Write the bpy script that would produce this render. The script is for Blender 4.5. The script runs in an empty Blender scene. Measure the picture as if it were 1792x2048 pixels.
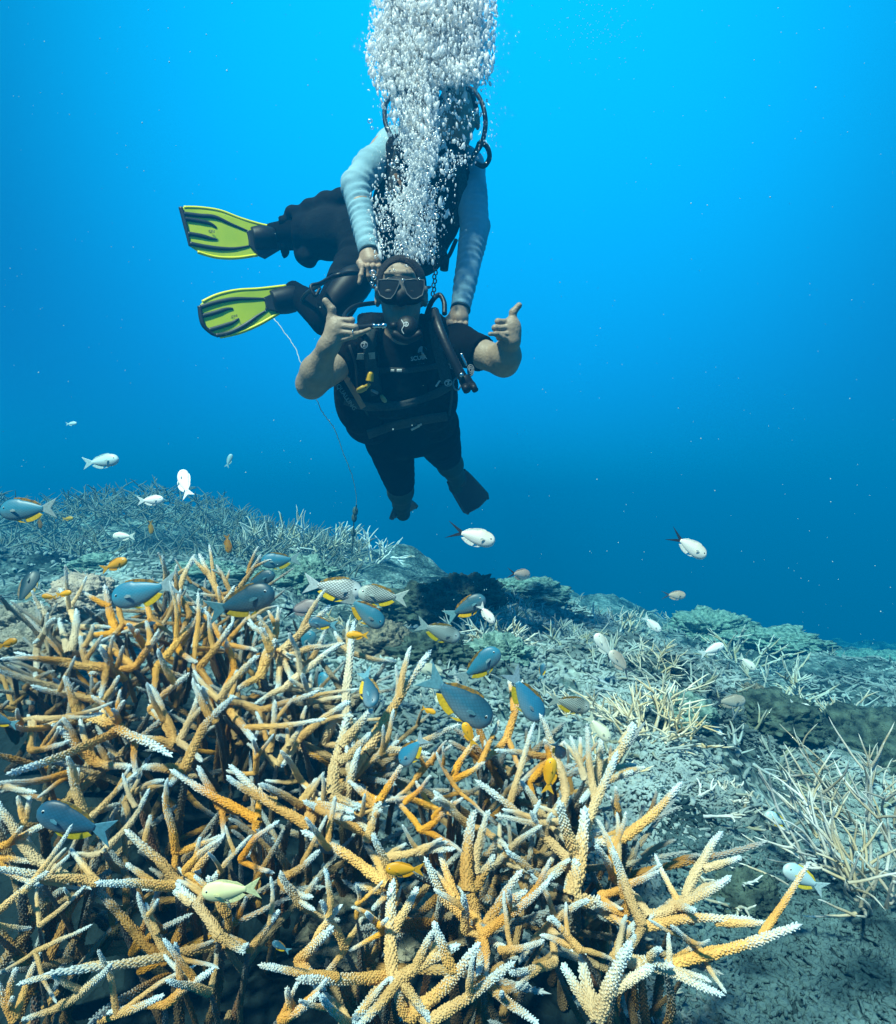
import bpy, math, random
import numpy as np
from mathutils import Vector, Matrix, noise
from mathutils.bvhtree import BVHTree

S = bpy.context.scene
COL = S.collection
random.seed(7)
rng = np.random.default_rng(7)
F = 1168.0                       # focal length in pixels of the 1792 px wide photograph


def P(px, py, Y):
    """point at distance Y in front of the camera"""
    return Vector(((px - 896) / F * Y, Y, (1024 - py) / F * Y))


# ------------------------------------------------------------------ camera, world, sun
cam_d = bpy.data.cameras.new('camera')
cam = bpy.data.objects.new('camera', cam_d)
COL.objects.link(cam)
cam.rotation_euler = (math.pi / 2, 0, 0)
cam_d.sensor_fit = 'HORIZONTAL'
cam_d.sensor_width = 36
cam_d.lens = 36 * F / 1792
cam_d.clip_start = 0.02
cam_d.clip_end = 500
S.camera = cam

S.view_settings.view_transform = 'Standard'
S.view_settings.look = 'None'
S.view_settings.exposure = 0.85
S.view_settings.gamma = 1
S.view_settings.use_curve_mapping = False
S.cycles.use_denoising = True
S.cycles.max_bounces = 8
S.cycles.diffuse_bounces = 4
S.cycles.glossy_bounces = 3
S.cycles.transmission_bounces = 4
S.cycles.transparent_max_bounces = 12
S.cycles.volume_bounces = 0
S.cycles.caustics_reflective = False
S.cycles.caustics_refractive = False

SUN_EL, SUN_AZ = math.radians(55), math.radians(-30)      # azimuth from the +Y axis behind the camera
sun_d = bpy.data.lights.new('sun', 'SUN')
sun_d.energy = 5.0
sun_d.angle = math.radians(4)
sun_d.color = (1.0, 0.90, 0.74)
sun = bpy.data.objects.new('sun', sun_d)
COL.objects.link(sun)
sdir = Vector((math.cos(SUN_EL) * math.sin(SUN_AZ), -math.cos(SUN_EL) * math.cos(SUN_AZ), math.sin(SUN_EL)))
sun.rotation_euler = sdir.to_track_quat('Z', 'Y').to_euler()

W = bpy.data.worlds.new('World')
S.world = W
W.use_nodes = True
nt = W.node_tree
nt.nodes.clear()
N, L = nt.nodes, nt.links
out = N.new('ShaderNodeOutputWorld')
sky = N.new('ShaderNodeTexSky')
sky.sky_type = 'NISHITA'
sky.sun_disc = False
sky.sun_elevation = SUN_EL
sky.sun_rotation = math.pi + SUN_AZ
tint = N.new('ShaderNodeMix'); tint.data_type = 'RGBA'; tint.blend_type = 'MULTIPLY'
tint.inputs[0].default_value = 1
tint.inputs[7].default_value = (0.04, 0.5, 0.95, 1)       # daylight as the water passes it
L.new(sky.outputs[0], tint.inputs[6])
bg1 = N.new('ShaderNodeBackground'); bg1.inputs[1].default_value = 0.05
L.new(tint.outputs[2], bg1.inputs[0])
tc = N.new('ShaderNodeTexCoord')
sep = N.new('ShaderNodeSeparateXYZ'); L.new(tc.outputs['Generated'], sep.inputs[0])
mr = N.new('ShaderNodeMapRange'); mr.inputs[1].default_value = -1; mr.inputs[2].default_value = 1
L.new(sep.outputs[2], mr.inputs[0])
ramp = N.new('ShaderNodeValToRGB'); L.new(mr.outputs[0], ramp.inputs[0])
cr = ramp.color_ramp
stops = [(0.0, (0, .012, .03)), (0.46, (0, .06, .13)), (0.52, (0, .15, .36)), (0.62, (0, .27, .60)),
         (0.76, (0.0, .42, .84)), (0.88, (0.0, .54, 1.0)), (1.0, (.55, 1.35, 1.6))]
cr.elements[0].position = 0; cr.elements[0].color = (*stops[0][1], 1)
cr.elements[1].position = 1; cr.elements[1].color = (*stops[-1][1], 1)
for p, c in stops[1:-1]:
    e = cr.elements.new(p); e.color = (*c, 1)
# the water is brightest under the divers' patch of surface, ahead and a little to the right
dotn = N.new('ShaderNodeVectorMath'); dotn.operation = 'DOT_PRODUCT'
L.new(tc.outputs['Generated'], dotn.inputs[0])
dotn.inputs[1].default_value = Vector((0.06, 0.84, 0.50)).normalized()
mr2 = N.new('ShaderNodeMapRange'); mr2.interpolation_type = 'SMOOTHSTEP'
mr2.inputs[1].default_value = 0.70; mr2.inputs[2].default_value = 1.0
mr2.inputs[3].default_value = 0.13; mr2.inputs[4].default_value = 0.72
L.new(dotn.outputs['Value'], mr2.inputs[0])
bg2 = N.new('ShaderNodeBackground')
L.new(ramp.outputs[0], bg2.inputs[0]); L.new(mr2.outputs[0], bg2.inputs[1])
add = N.new('ShaderNodeAddShader')
L.new(bg1.outputs[0], add.inputs[0]); L.new(bg2.outputs[0], add.inputs[1])
L.new(add.outputs[0], out.inputs[0])


# ------------------------------------------------------------------ helpers
def lin(c):
    return (*c, 1) if len(c) == 3 else c


def material(name, color=(.5, .5, .5), rough=.6, var=.25, scale=30, bump=0.0, bscale=None, metallic=0,
             color2=None, tint_obj=False, spec=.4, emit=None, coat=0, sheen=0):
    m = bpy.data.materials.new(name)
    m.use_nodes = True
    n, l = m.node_tree.nodes, m.node_tree.links
    b = n['Principled BSDF']
    b.inputs['Roughness'].default_value = rough
    b.inputs['Metallic'].default_value = metallic
    b.inputs['Specular IOR Level'].default_value = spec
    b.inputs['Coat Weight'].default_value = coat
    b.inputs['Sheen Weight'].default_value = sheen
    t = n.new('ShaderNodeTexCoord')
    nz = n.new('ShaderNodeTexNoise'); nz.inputs['Scale'].default_value = scale; nz.inputs['Detail'].default_value = 5
    l.new(t.outputs['Object'], nz.inputs['Vector'])
    mx = n.new('ShaderNodeMix'); mx.data_type = 'RGBA'
    c2 = color2 or tuple(x * (1 - var) for x in color)
    mr = n.new('ShaderNodeMapRange'); mr.inputs[1].default_value = .35; mr.inputs[2].default_value = .65
    l.new(nz.outputs[0], mr.inputs[0]); l.new(mr.outputs[0], mx.inputs[0])
    mx.inputs[6].default_value = lin(color); mx.inputs[7].default_value = lin(c2)
    res = mx.outputs[2]
    if tint_obj:
        oi = n.new('ShaderNodeObjectInfo')
        mu = n.new('ShaderNodeMix'); mu.data_type = 'RGBA'; mu.blend_type = 'MULTIPLY'; mu.inputs[0].default_value = 1
        l.new(res, mu.inputs[6]); l.new(oi.outputs['Color'], mu.inputs[7]); res = mu.outputs[2]
    l.new(res, b.inputs['Base Color'])
    if bump:
        bn = n.new('ShaderNodeTexNoise'); bn.inputs['Scale'].default_value = bscale or scale * 3
        bn.inputs['Detail'].default_value = 6
        l.new(t.outputs['Object'], bn.inputs['Vector'])
        bp = n.new('ShaderNodeBump'); bp.inputs['Strength'].default_value = bump; bp.inputs['Distance'].default_value = .01
        l.new(bn.outputs[0], bp.inputs['Height']); l.new(bp.outputs[0], b.inputs['Normal'])
    return m


def mesh(name, V, Fc, mat=None, smooth=True):
    me = bpy.data.meshes.new(name)
    V = np.asarray(V, dtype=np.float32)
    if isinstance(Fc, np.ndarray) and Fc.ndim == 2:
        k = Fc.shape[1]; nf = len(Fc)
        me.vertices.add(len(V)); me.vertices.foreach_set('co', V.ravel())
        me.loops.add(nf * k); me.loops.foreach_set('vertex_index', Fc.astype(np.int32).ravel())
        me.polygons.add(nf)
        me.polygons.foreach_set('loop_start', np.arange(0, nf * k, k, dtype=np.int32))
        me.update(calc_edges=True)
        me.validate()
    else:
        me.from_pydata([tuple(map(float, v)) for v in V], [], [tuple(int(i) for i in f) for f in Fc])
        me.update()
    if smooth:
        me.polygons.foreach_set('use_smooth', [True] * len(me.polygons))
    if mat:
        me.materials.append(mat)
    return me


def link(name, me, parent=None):
    o = bpy.data.objects.new(name, me)
    COL.objects.link(o)
    if parent is not None:
        o.parent = parent
        # parents stand unrotated at their base point; keep world positions of parts given in world space
        o.matrix_parent_inverse = Matrix.Translation(-parent_world(parent))
    return o


WORLD_LOC = {}


def parent_world(p):
    loc = Vector((0, 0, 0))
    while p is not None:
        loc = loc + WORLD_LOC.get(p.name, Vector((0, 0, 0)))
        p = None
    return loc


def tag(o, label=None, cat=None, group=None, kind=None):
    if label: o['label'] = label
    if cat: o['category'] = cat
    if group: o['group'] = group
    if kind: o['kind'] = kind
    return o


def thing(name, loc, label, cat, group=None):
    o = bpy.data.objects.new(name, None)
    o.empty_display_size = .05
    COL.objects.link(o)
    o.location = loc
    WORLD_LOC[o.name] = Vector(loc)
    return tag(o, label, cat, group)


class MB:
    """collects shapes into one mesh"""
    def __init__(s): s.v = []; s.f = []

    def add(s, V, Fc):
        b = len(s.v)
        s.v += [tuple(v) for v in V]
        s.f += [tuple(i + b for i in f) for f in Fc]
        return s

    def tube(s, pts, rad, n=8, cap=True, flat=1.0, flatdir=None):
        pts = [Vector(p) for p in pts]
        if not hasattr(rad, '__len__'): rad = [rad] * len(pts)
        V = []; up = None
        for i, p in enumerate(pts):
            d = (pts[min(i + 1, len(pts) - 1)] - pts[max(i - 1, 0)]).normalized()
            if up is None:
                up = flatdir.copy() if flatdir is not None else (Vector((0, 0, 1)) if abs(d.z) < .9 else Vector((1, 0, 0)))
            up = (up - d * up.dot(d)).normalized()
            sd = d.cross(up)
            for k in range(n):
                a = 2 * math.pi * k / n
                V.append(p + (sd * math.cos(a) + up * math.sin(a) * flat) * rad[i])
        Fc = []
        for i in range(len(pts) - 1):
            for k in range(n):
                Fc.append((i * n + k, i * n + (k + 1) % n, (i + 1) * n + (k + 1) % n, (i + 1) * n + k))
        if cap:
            Fc.append(tuple(range(n))[::-1]); Fc.append(tuple((len(pts) - 1) * n + k for k in range(n)))
        return s.add(V, Fc)

    def ball(s, c, r, nu=12, nv=8, R=None):
        r = r if hasattr(r, '__len__') else (r, r, r)
        V = []; Fc = []
        for j in range(nv + 1):
            th = math.pi * j / nv
            for i in range(nu):
                a = 2 * math.pi * i / nu
                v = Vector((r[0] * math.sin(th) * math.cos(a), r[1] * math.sin(th) * math.sin(a), r[2] * math.cos(th)))
                if R is not None: v = R @ v
                V.append(Vector(c) + v)
        for j in range(nv):
            for i in range(nu):
                Fc.append((j * nu + i, (j + 1) * nu + i, (j + 1) * nu + (i + 1) % nu, j * nu + (i + 1) % nu))
        return s.add(V, Fc)

    def slab(s, top, th):
        """polygon (3-D points) given a thickness along its normal"""
        top = [Vector(p) for p in top]
        nrm = Vector((0, 0, 0))
        for i in range(len(top)):
            a, b = top[i], top[(i + 1) % len(top)]
            nrm += a.cross(b)
        nrm.normalize()
        c = sum(top, Vector()) / len(top)
        n = len(top)
        inn = [c + (p - c) * .94 for p in top]
        V = [p + nrm * th * .5 for p in inn] + [p + nrm * th * .15 for p in top] + [p - nrm * th * .15 for p in top] + [p - nrm * th * .5 for p in inn]
        Fc = [tuple(range(n)), tuple(range(3 * n, 4 * n))[::-1]]
        for r in range(3):
            for i in range(n):
                j = (i + 1) % n
                Fc.append((r * n + i, (r + 1) * n + i, (r + 1) * n + j, r * n + j))
        return s.add(V, Fc)

    def build(s, name, mat, parent=None, smooth=True):
        return link(name, mesh(name, s.v, s.f, mat, smooth), parent)


def spline(pts, n=8):
    """Catmull-Rom through points"""
    pts = [Vector(p) for p in pts]
    out = []
    for i in range(len(pts) - 1):
        p0 = pts[max(i - 1, 0)]; p1 = pts[i]; p2 = pts[i + 1]; p3 = pts[min(i + 2, len(pts) - 1)]
        for k in range(n):
            t = k / n
            out.append(.5 * ((2 * p1) + (p2 - p0) * t + (2 * p0 - 5 * p1 + 4 * p2 - p3) * t * t + (3 * p1 - p0 - 3 * p2 + p3) * t ** 3))
    out.append(pts[-1])
    return out


def pxs(lst, n=8):
    return spline([P(*p) for p in lst], n)


# ------------------------------------------------------------------ terrain
CTRL = []
for (x, y, z) in [(-.5, .35, -.74), (0, .35, -.74), (.5, .4, -.72), (-1, .9, -.52), (0, .9, -.58), (.75, .8, -.66), (-.9, 1.5, -.40),
                  (-.3, 1.5, -.46), (.35, 1.5, -.55), (1.2, 1.3, -.80), (0, 2, -.50), (.6, 2.1, -.55), (1.7, 2.5, -.88), (.9, 3, -.66),
                  (.0, 3.2, -.49), (0, 4, -.60), (2, 4, -.95), (4.4, 6, -1.8), (.6, 7, -1.10), (-1, 6, -.42), (-3, 6, -.12),
                  (-4.6, 6, -.20), (-2.3, 4.2, -.40), (-2.4, 3.2, -.32), (-1.2, 3, -.36), (-6, 12, -1.2), (0, 12, -2.2), (8, 12, -3.2),
                  (-10, 25, -3.5), (0, 25, -4), (15, 25, -7), (-10, 45, -8), (25, 45, -14), (1.6, .6, -1.0), (2.5, 1.5, -1.15), (-2, .6, -.55)]:
    CTRL.append((math.atan2(x, y), math.log(math.hypot(x, y)), z))
CTRL = np.array(CTRL)


def ground_base(x, y):
    x = np.asarray(x, float); y = np.asarray(y, float)
    a = np.arctan2(x, np.maximum(y, 1e-3)); r = np.log(np.hypot(x, y) + 1e-6)
    d2 = ((a[..., None] - CTRL[:, 0]) ** 2) * 1.6 + ((r[..., None] - CTRL[:, 1]) ** 2) + .012
    w = d2 ** -2.2
    return (w * CTRL[:, 2]).sum(-1) / w.sum(-1)


def hit(px, py, y0=.62):
    """distance at which the sight line meets the reef floor"""
    Y = y0
    while Y < 30:
        q = P(px, py, Y)
        if q.z < float(ground_base(q.x, q.y)): return Y
        Y *= 1.03
    return None


def rough(x, y):
    r = math.hypot(x, y)
    amp = .035 + .035 * min(r, 8)
    v = noise.fractal(Vector((x * 1.3, y * 1.3, .3)), 1, 2.1, 3) * amp * .9
    v += noise.fractal(Vector((x * 5, y * 5, 2.3)), 1, 2.1, 3) * .035
    v += noise.fractal(Vector((x * 21, y * 21, 5.3)), .9, 2.1, 3) * .011
    return v


def ground(x, y):
    return float(ground_base(x, y)) + rough(x, y)


def build_ground():
    na, nr = 430, 420
    A = np.radians(np.linspace(-88, 88, na))
    R = np.exp(np.linspace(math.log(.06), math.log(48), nr))
    AA, RR = np.meshgrid(A, R)
    X = np.sin(AA) * RR; Y = np.cos(AA) * RR
    Z = ground_base(X, Y)
    rr = np.array([rough(float(x), float(y)) for x, y in zip(X.ravel(), Y.ravel())]).reshape(X.shape)
    Z = Z + rr
    V = np.stack([X, Y, Z], -1).reshape(-1, 3)
    i = np.arange(nr * na).reshape(nr, na)
    Fc = np.stack([i[:-1, :-1], i[:-1, 1:], i[1:, 1:], i[1:, :-1]], -1).reshape(-1, 4)[:, ::-1]
    m = bpy.data.materials.new('reef floor')
    m.use_nodes = True
    n, l = m.node_tree.nodes, m.node_tree.links
    b = n['Principled BSDF']; b.inputs['Roughness'].default_value = .9; b.inputs['Specular IOR Level'].default_value = .15
    g = n.new('ShaderNodeNewGeometry')
    n1 = n.new('ShaderNodeTexNoise'); n1.inputs['Scale'].default_value = 2.3; n1.inputs['Detail'].default_value = 8; n1.inputs['Roughness'].default_value = .72
    n2 = n.new('ShaderNodeTexVoronoi'); n2.inputs['Scale'].default_value = 55
    n3 = n.new('ShaderNodeTexNoise'); n3.inputs['Scale'].default_value = 38; n3.inputs['Detail'].default_value = 6
    for q in (n1, n2, n3): l.new(g.outputs['Position'], q.inputs['Vector'])
    r1 = n.new('ShaderNodeValToRGB'); l.new(n1.outputs[0], r1.inputs[0])
    r1.color_ramp.elements[0].position = .40; r1.color_ramp.elements[0].color = (.008, .025, .028, 1)
    r1.color_ramp.elements[1].position = .60; r1.color_ramp.elements[1].color = (.42, .52, .50, 1)
    e = r1.color_ramp.elements.new(.49); e.color = (.10, .17, .17, 1)
    mm = n.new('ShaderNodeMix'); mm.data_type = 'RGBA'; mm.blend_type = 'MULTIPLY'; mm.inputs[0].default_value = .85
    r2 = n.new('ShaderNodeValToRGB'); l.new(n3.outputs[0], r2.inputs[0])
    r2.color_ramp.elements[0].position = .38; r2.color_ramp.elements[0].color = (.25, .27, .26, 1)
    r2.color_ramp.elements[1].position = .62; r2.color_ramp.elements[1].color = (1, 1, 1, 1)
    l.new(r1.outputs[0], mm.inputs[6]); l.new(r2.outputs[0], mm.inputs[7])
    l.new(mm.outputs[2], b.inputs['Base Color'])
    ad = n.new('ShaderNodeMath'); ad.operation = 'ADD'
    l.new(n2.outputs[0], ad.inputs[0]); l.new(n3.outputs[0], ad.inputs[1])
    bp = n.new('ShaderNodeBump'); bp.inputs['Strength'].default_value = .8; bp.inputs['Distance'].default_value = .012
    l.new(ad.outputs[0], bp.inputs['Height']); l.new(bp.outputs[0], b.inputs['Normal'])
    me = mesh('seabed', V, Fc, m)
    # shade under the thicket and in the corner, painted dark into the floor colour
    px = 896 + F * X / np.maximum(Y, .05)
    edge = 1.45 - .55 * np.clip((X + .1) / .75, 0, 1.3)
    painted_shade = np.clip((edge - Y) / .18, 0, 1) * np.clip((.42 + Y * .12 - X) / .10, 0, 1)
    corner = np.clip((X / np.maximum(Y, .05) - .42) / .12, 0, 1) * np.clip((1.06 - Y) / .2, 0, 1)  # lower right corner's shade, painted through the same mask
    painted_shade = np.maximum(painted_shade, corner * .9)
    at_ = me.attributes.new('painted_shade', 'FLOAT', 'POINT'); at_.data.foreach_set('value', painted_shade.ravel().astype(np.float32))
    an = n.new('ShaderNodeAttribute'); an.attribute_name = 'painted_shade'
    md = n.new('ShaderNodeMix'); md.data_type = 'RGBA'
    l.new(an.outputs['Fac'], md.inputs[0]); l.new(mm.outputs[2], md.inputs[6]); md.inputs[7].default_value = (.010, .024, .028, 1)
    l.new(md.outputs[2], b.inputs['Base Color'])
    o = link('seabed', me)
    tag(o, kind='structure')
    return o


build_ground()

# the water itself: an even blue haze in a closed box round everything
hb = MB()
x0, x1, y0, y1, z0, z1 = -52, 52, -3, 52, -32, 2.05
hb.add([(x, y, z) for x in (x0, x1) for y in (y0, y1) for z in (z0, z1)],
       [(0, 1, 3, 2), (4, 6, 7, 5), (0, 4, 5, 1), (2, 3, 7, 6), (0, 2, 6, 4), (1, 5, 7, 3)])
hm = bpy.data.materials.new('sea water')
hm.use_nodes = True
hm.node_tree.nodes.clear()
vo = hm.node_tree.nodes.new('ShaderNodeOutputMaterial')
pv = hm.node_tree.nodes.new('ShaderNodeVolumePrincipled')
pv.inputs['Color'].default_value = (0.0, 0.130, 0.30, 1)
pv.inputs['Absorption Color'].default_value = (0.0, 0.42, 0.60, 1)
pv.inputs['Density'].default_value = 0.16
pv.inputs['Anisotropy'].default_value = 0.0
hm.node_tree.links.new(pv.outputs[0], vo.inputs['Volume'])
haze = hb.build('haze', hm, smooth=False)
tag(haze, 'clear blue sea water filling the scene', kind='stuff')

# ------------------------------------------------------------------ coral
def coral_material(name, tipcol, tint=True, base_gain=1.0):
    m = bpy.data.materials.new(name)
    m.use_nodes = True
    n, l = m.node_tree.nodes, m.node_tree.links
    b = n['Principled BSDF']; b.inputs['Roughness'].default_value = .7; b.inputs['Specular IOR Level'].default_value = .25
    oi = n.new('ShaderNodeObjectInfo')
    at = n.new('ShaderNodeAttribute'); at.attribute_name = 'tip'
    geo = n.new('ShaderNodeNewGeometry')
    nz = n.new('ShaderNodeTexNoise'); nz.inputs['Scale'].default_value = 45; nz.inputs['Detail'].default_value = 4
    l.new(geo.outputs['Position'], nz.inputs['Vector'])
    nb = n.new('ShaderNodeTexNoise'); nb.inputs['Scale'].default_value = 9; nb.inputs['Detail'].default_value = 3
    l.new(geo.outputs['Position'], nb.inputs['Vector'])
    # patches of paler and deeper flesh along the branch
    pr = n.new('ShaderNodeValToRGB'); l.new(nb.outputs[0], pr.inputs[0])
    pr.color_ramp.elements[0].position = .38; pr.color_ramp.elements[0].color = (.82, .66, .46, 1)
    pr.color_ramp.elements[1].position = .62; pr.color_ramp.elements[1].color = (1.12, 1.12, 1.2, 1)
    mu = n.new('ShaderNodeMix'); mu.data_type = 'RGBA'; mu.blend_type = 'MULTIPLY'; mu.inputs[0].default_value = 1
    if tint:
        l.new(oi.outputs['Color'], mu.inputs[6])
    else:
        mu.inputs[6].default_value = (.6, .5, .35, 1)
    l.new(pr.outputs[0], mu.inputs[7])
    ad = n.new('ShaderNodeMath'); ad.operation = 'MULTIPLY_ADD'
    l.new(nz.outputs[0], ad.inputs[0]); ad.inputs[1].default_value = .5
    sb = n.new('ShaderNodeMath'); sb.operation = 'SUBTRACT'; l.new(at.outputs['Fac'], sb.inputs[0]); sb.inputs[1].default_value = .25
    l.new(sb.outputs[0], ad.inputs[2])
    mr = n.new('ShaderNodeMapRange'); mr.interpolation_type = 'SMOOTHSTEP'
    mr.inputs[1].default_value = .50; mr.inputs[2].default_value = 1.14
    l.new(ad.outputs[0], mr.inputs[0])
    mx = n.new('ShaderNodeMix'); mx.data_type = 'RGBA'
    # branches darkened for shade get dimmed tips, brighter ones keep pale tips
    sr = n.new('ShaderNodeSeparateColor'); l.new(oi.outputs['Color'], sr.inputs[0])
    mt = n.new('ShaderNodeMapRange'); mt.inputs[1].default_value = .15; mt.inputs[2].default_value = .62; mt.inputs[3].default_value = .12
    l.new(sr.outputs[0], mt.inputs[0])
    tm = n.new('ShaderNodeMix'); tm.data_type = 'RGBA'; tm.inputs[6].default_value = (0, 0, 0, 1); tm.inputs[7].default_value = (*tipcol, 1)
    l.new(mt.outputs[0], tm.inputs[0])
    l.new(mr.outputs[0], mx.inputs[0]); l.new(mu.outputs[2], mx.inputs[6]); l.new(tm.outputs[2], mx.inputs[7])
    l.new(mx.outputs[2], b.inputs['Base Color'])
    vn = n.new('ShaderNodeTexNoise'); vn.inputs['Scale'].default_value = 420
    l.new(geo.outputs['Position'], vn.inputs['Vector'])
    bp = n.new('ShaderNodeBump'); bp.inputs['Strength'].default_value = .5; bp.inputs['Distance'].default_value = .002
    l.new(vn.outputs[0], bp.inputs['Height']); l.new(bp.outputs[0], b.inputs['Normal'])
    return m


CORAL = coral_material('staghorn coral flesh', (.56, .72, .78))
TWIG = coral_material('fine coral flesh', (.80, .84, .80))


def branch_lib(seed, slender, cups=True, n=12, bend=.1, nseg=22):
    """one branch, length 1 along z, covered in little upward cups"""
    r = random.Random(seed)
    r0 = 1 / slender / 2
    ph, ph2 = r.uniform(0, 6.28), r.uniform(0, 6.28)
    bx, bw = bend * r.uniform(.4, 1), bend * .25

    def c(t):
        k = bx * 4 * t * (1 - t) * .5
        return Vector((math.cos(ph) * k + bw * math.sin(7 * t + ph2) * t * (1 - t), math.sin(ph) * k + bw * math.cos(6 * t) * t * (1 - t), t))

    def rad(t):
        base = r0 * (1.08 - .58 * t ** 1.25)
        if t > .9: base *= max(0.02, math.sqrt(max(0, 1 - ((t - .9) / .1) ** 2)) * .85 + .12 * (1 - t) * 10)
        return base * (1 + .06 * math.sin(19 * t + ph) + .04 * math.sin(41 * t))

    V = []; Fc = []; tip = []
    ts = [i / nseg for i in range(nseg + 1)]
    ts = [t if t < .8 else t for t in ts]
    if cups or n > 6:
        ts = [t * .9 / ts[-3] if i < len(ts) - 2 else t for i, t in enumerate(ts)]
        ts[-2] = .965
    for t in ts:
        q = c(t)
        for k in range(n):
            a = 2 * math.pi * k / n
            w = 1 + .07 * math.sin(3 * a + 11 * t)
            V.append((q.x + math.cos(a) * rad(t) * w, q.y + math.sin(a) * rad(t) * w, q.z)); tip.append(t)
    for i in range(len(ts) - 1):
        for k in range(n):
            Fc.append((i * n + k, i * n + (k + 1) % n, (i + 1) * n + (k + 1) % n, (i + 1) * n + k))
    Fc.append(tuple(len(V) - n + k for k in range(n)))
    if cups:
        step = r0 * .40
        z = .02; row = 0
        while z < .955:
            rr = rad(z)
            m = max(4, int(round(2 * math.pi * rr / (r0 * .66))))
            for k in range(m):
                if r.random() < .06: continue
                a = 2 * math.pi * (k + .5 * (row % 2)) / m + r.uniform(-.14, .14)
                zz = z + r.uniform(-.3, .3) * step
                q = c(zz); d = Vector((math.cos(a), math.sin(a), 0))
                s = r0 * r.uniform(.15, .21) * (.75 + .25 * rr / r0)
                ln = r0 * r.uniform(.26, .5)
                ax = (d * .72 + Vector((0, 0, .70))).normalized()
                side = d.cross(Vector((0, 0, 1)))
                up = ax.cross(side)
                o0 = q + d * rr * .93 - Vector((0, 0, s * .4))
                b0 = len(V)
                for lvl, (off, ss) in enumerate(((0, 1.15), (ln * .75, 1.0), (ln, .72))):
                    for j in range(5):
                        aa = 2 * math.pi * j / 5
                        V.append(tuple(o0 + ax * off + (side * math.cos(aa) + up * math.sin(aa)) * s * ss))
                        tip.append(min(1, z + (.0, .16, .26)[lvl]))
                for lvl in range(2):
                    for j in range(5):
                        Fc.append((b0 + lvl * 5 + j, b0 + lvl * 5 + (j + 1) % 5, b0 + lvl * 5 + 5 + (j + 1) % 5, b0 + lvl * 5 + 5 + j))
                Fc.append(tuple(b0 + 10 + j for j in range(5)))
            z += step; row += 1
    me = mesh('coral branch', V, Fc, CORAL if n > 6 else TWIG)
    at = me.attributes.new('tip', 'FLOAT', 'POINT')
    at.data.foreach_set('value', tip)
    return me


LIB = {}
for sl in (4, 6, 8.5, 12):
    LIB[sl] = [branch_lib(100 + int(sl * 10) + k, sl, bend=(.10, .16, .22)[k]) for k in range(3)]
LOW = {}
for sl in (8, 14, 22):
    LOW[sl] = [branch_lib(300 + int(sl * 10) + k, sl, cups=False, n=5, nseg=7, bend=.2) for k in range(3)]


def frame(A, B, L, rs, roll):
    z = (B - A).normalized()
    x = z.orthogonal().normalized()
    y = z.cross(x)
    x, y = x * math.cos(roll) + y * math.sin(roll), y * math.cos(roll) - x * math.sin(roll)
    M = Matrix((x * rs, y * rs, z * L)).transposed().to_4x4()
    M.translation = A
    return M


def place(A, B, rad, lib, root, color, rnd=random):
    Ln = (B - A).length
    sl = min(lib, key=lambda s: abs(math.log(Ln / (2 * rad) / s)))
    me = rnd.choice(lib[sl])
    o = bpy.data.objects.new('branch', me)
    COL.objects.link(o)
    rs = 2 * rad * sl
    o.parent = root
    o.matrix_parent_inverse = Matrix.Translation(-WORLD_LOC[root.name])
    o.matrix_basis = frame(A, B, Ln, rs, rnd.uniform(0, 6.28))
    o.color = (*color, 1)
    return o


def canopy_inv(px, py):
    v = .87 + (py - 1120) / 928 * 1.50
    if px > 1150: v -= (px - 1150) / 600 * .25
    return max(v, .75)


def canopy(px, py):
    return 1 / canopy_inv(px, py)


def proj(v):
    return 896 + F * v.x / v.y, 1024 - F * v.z / v.y


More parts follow.
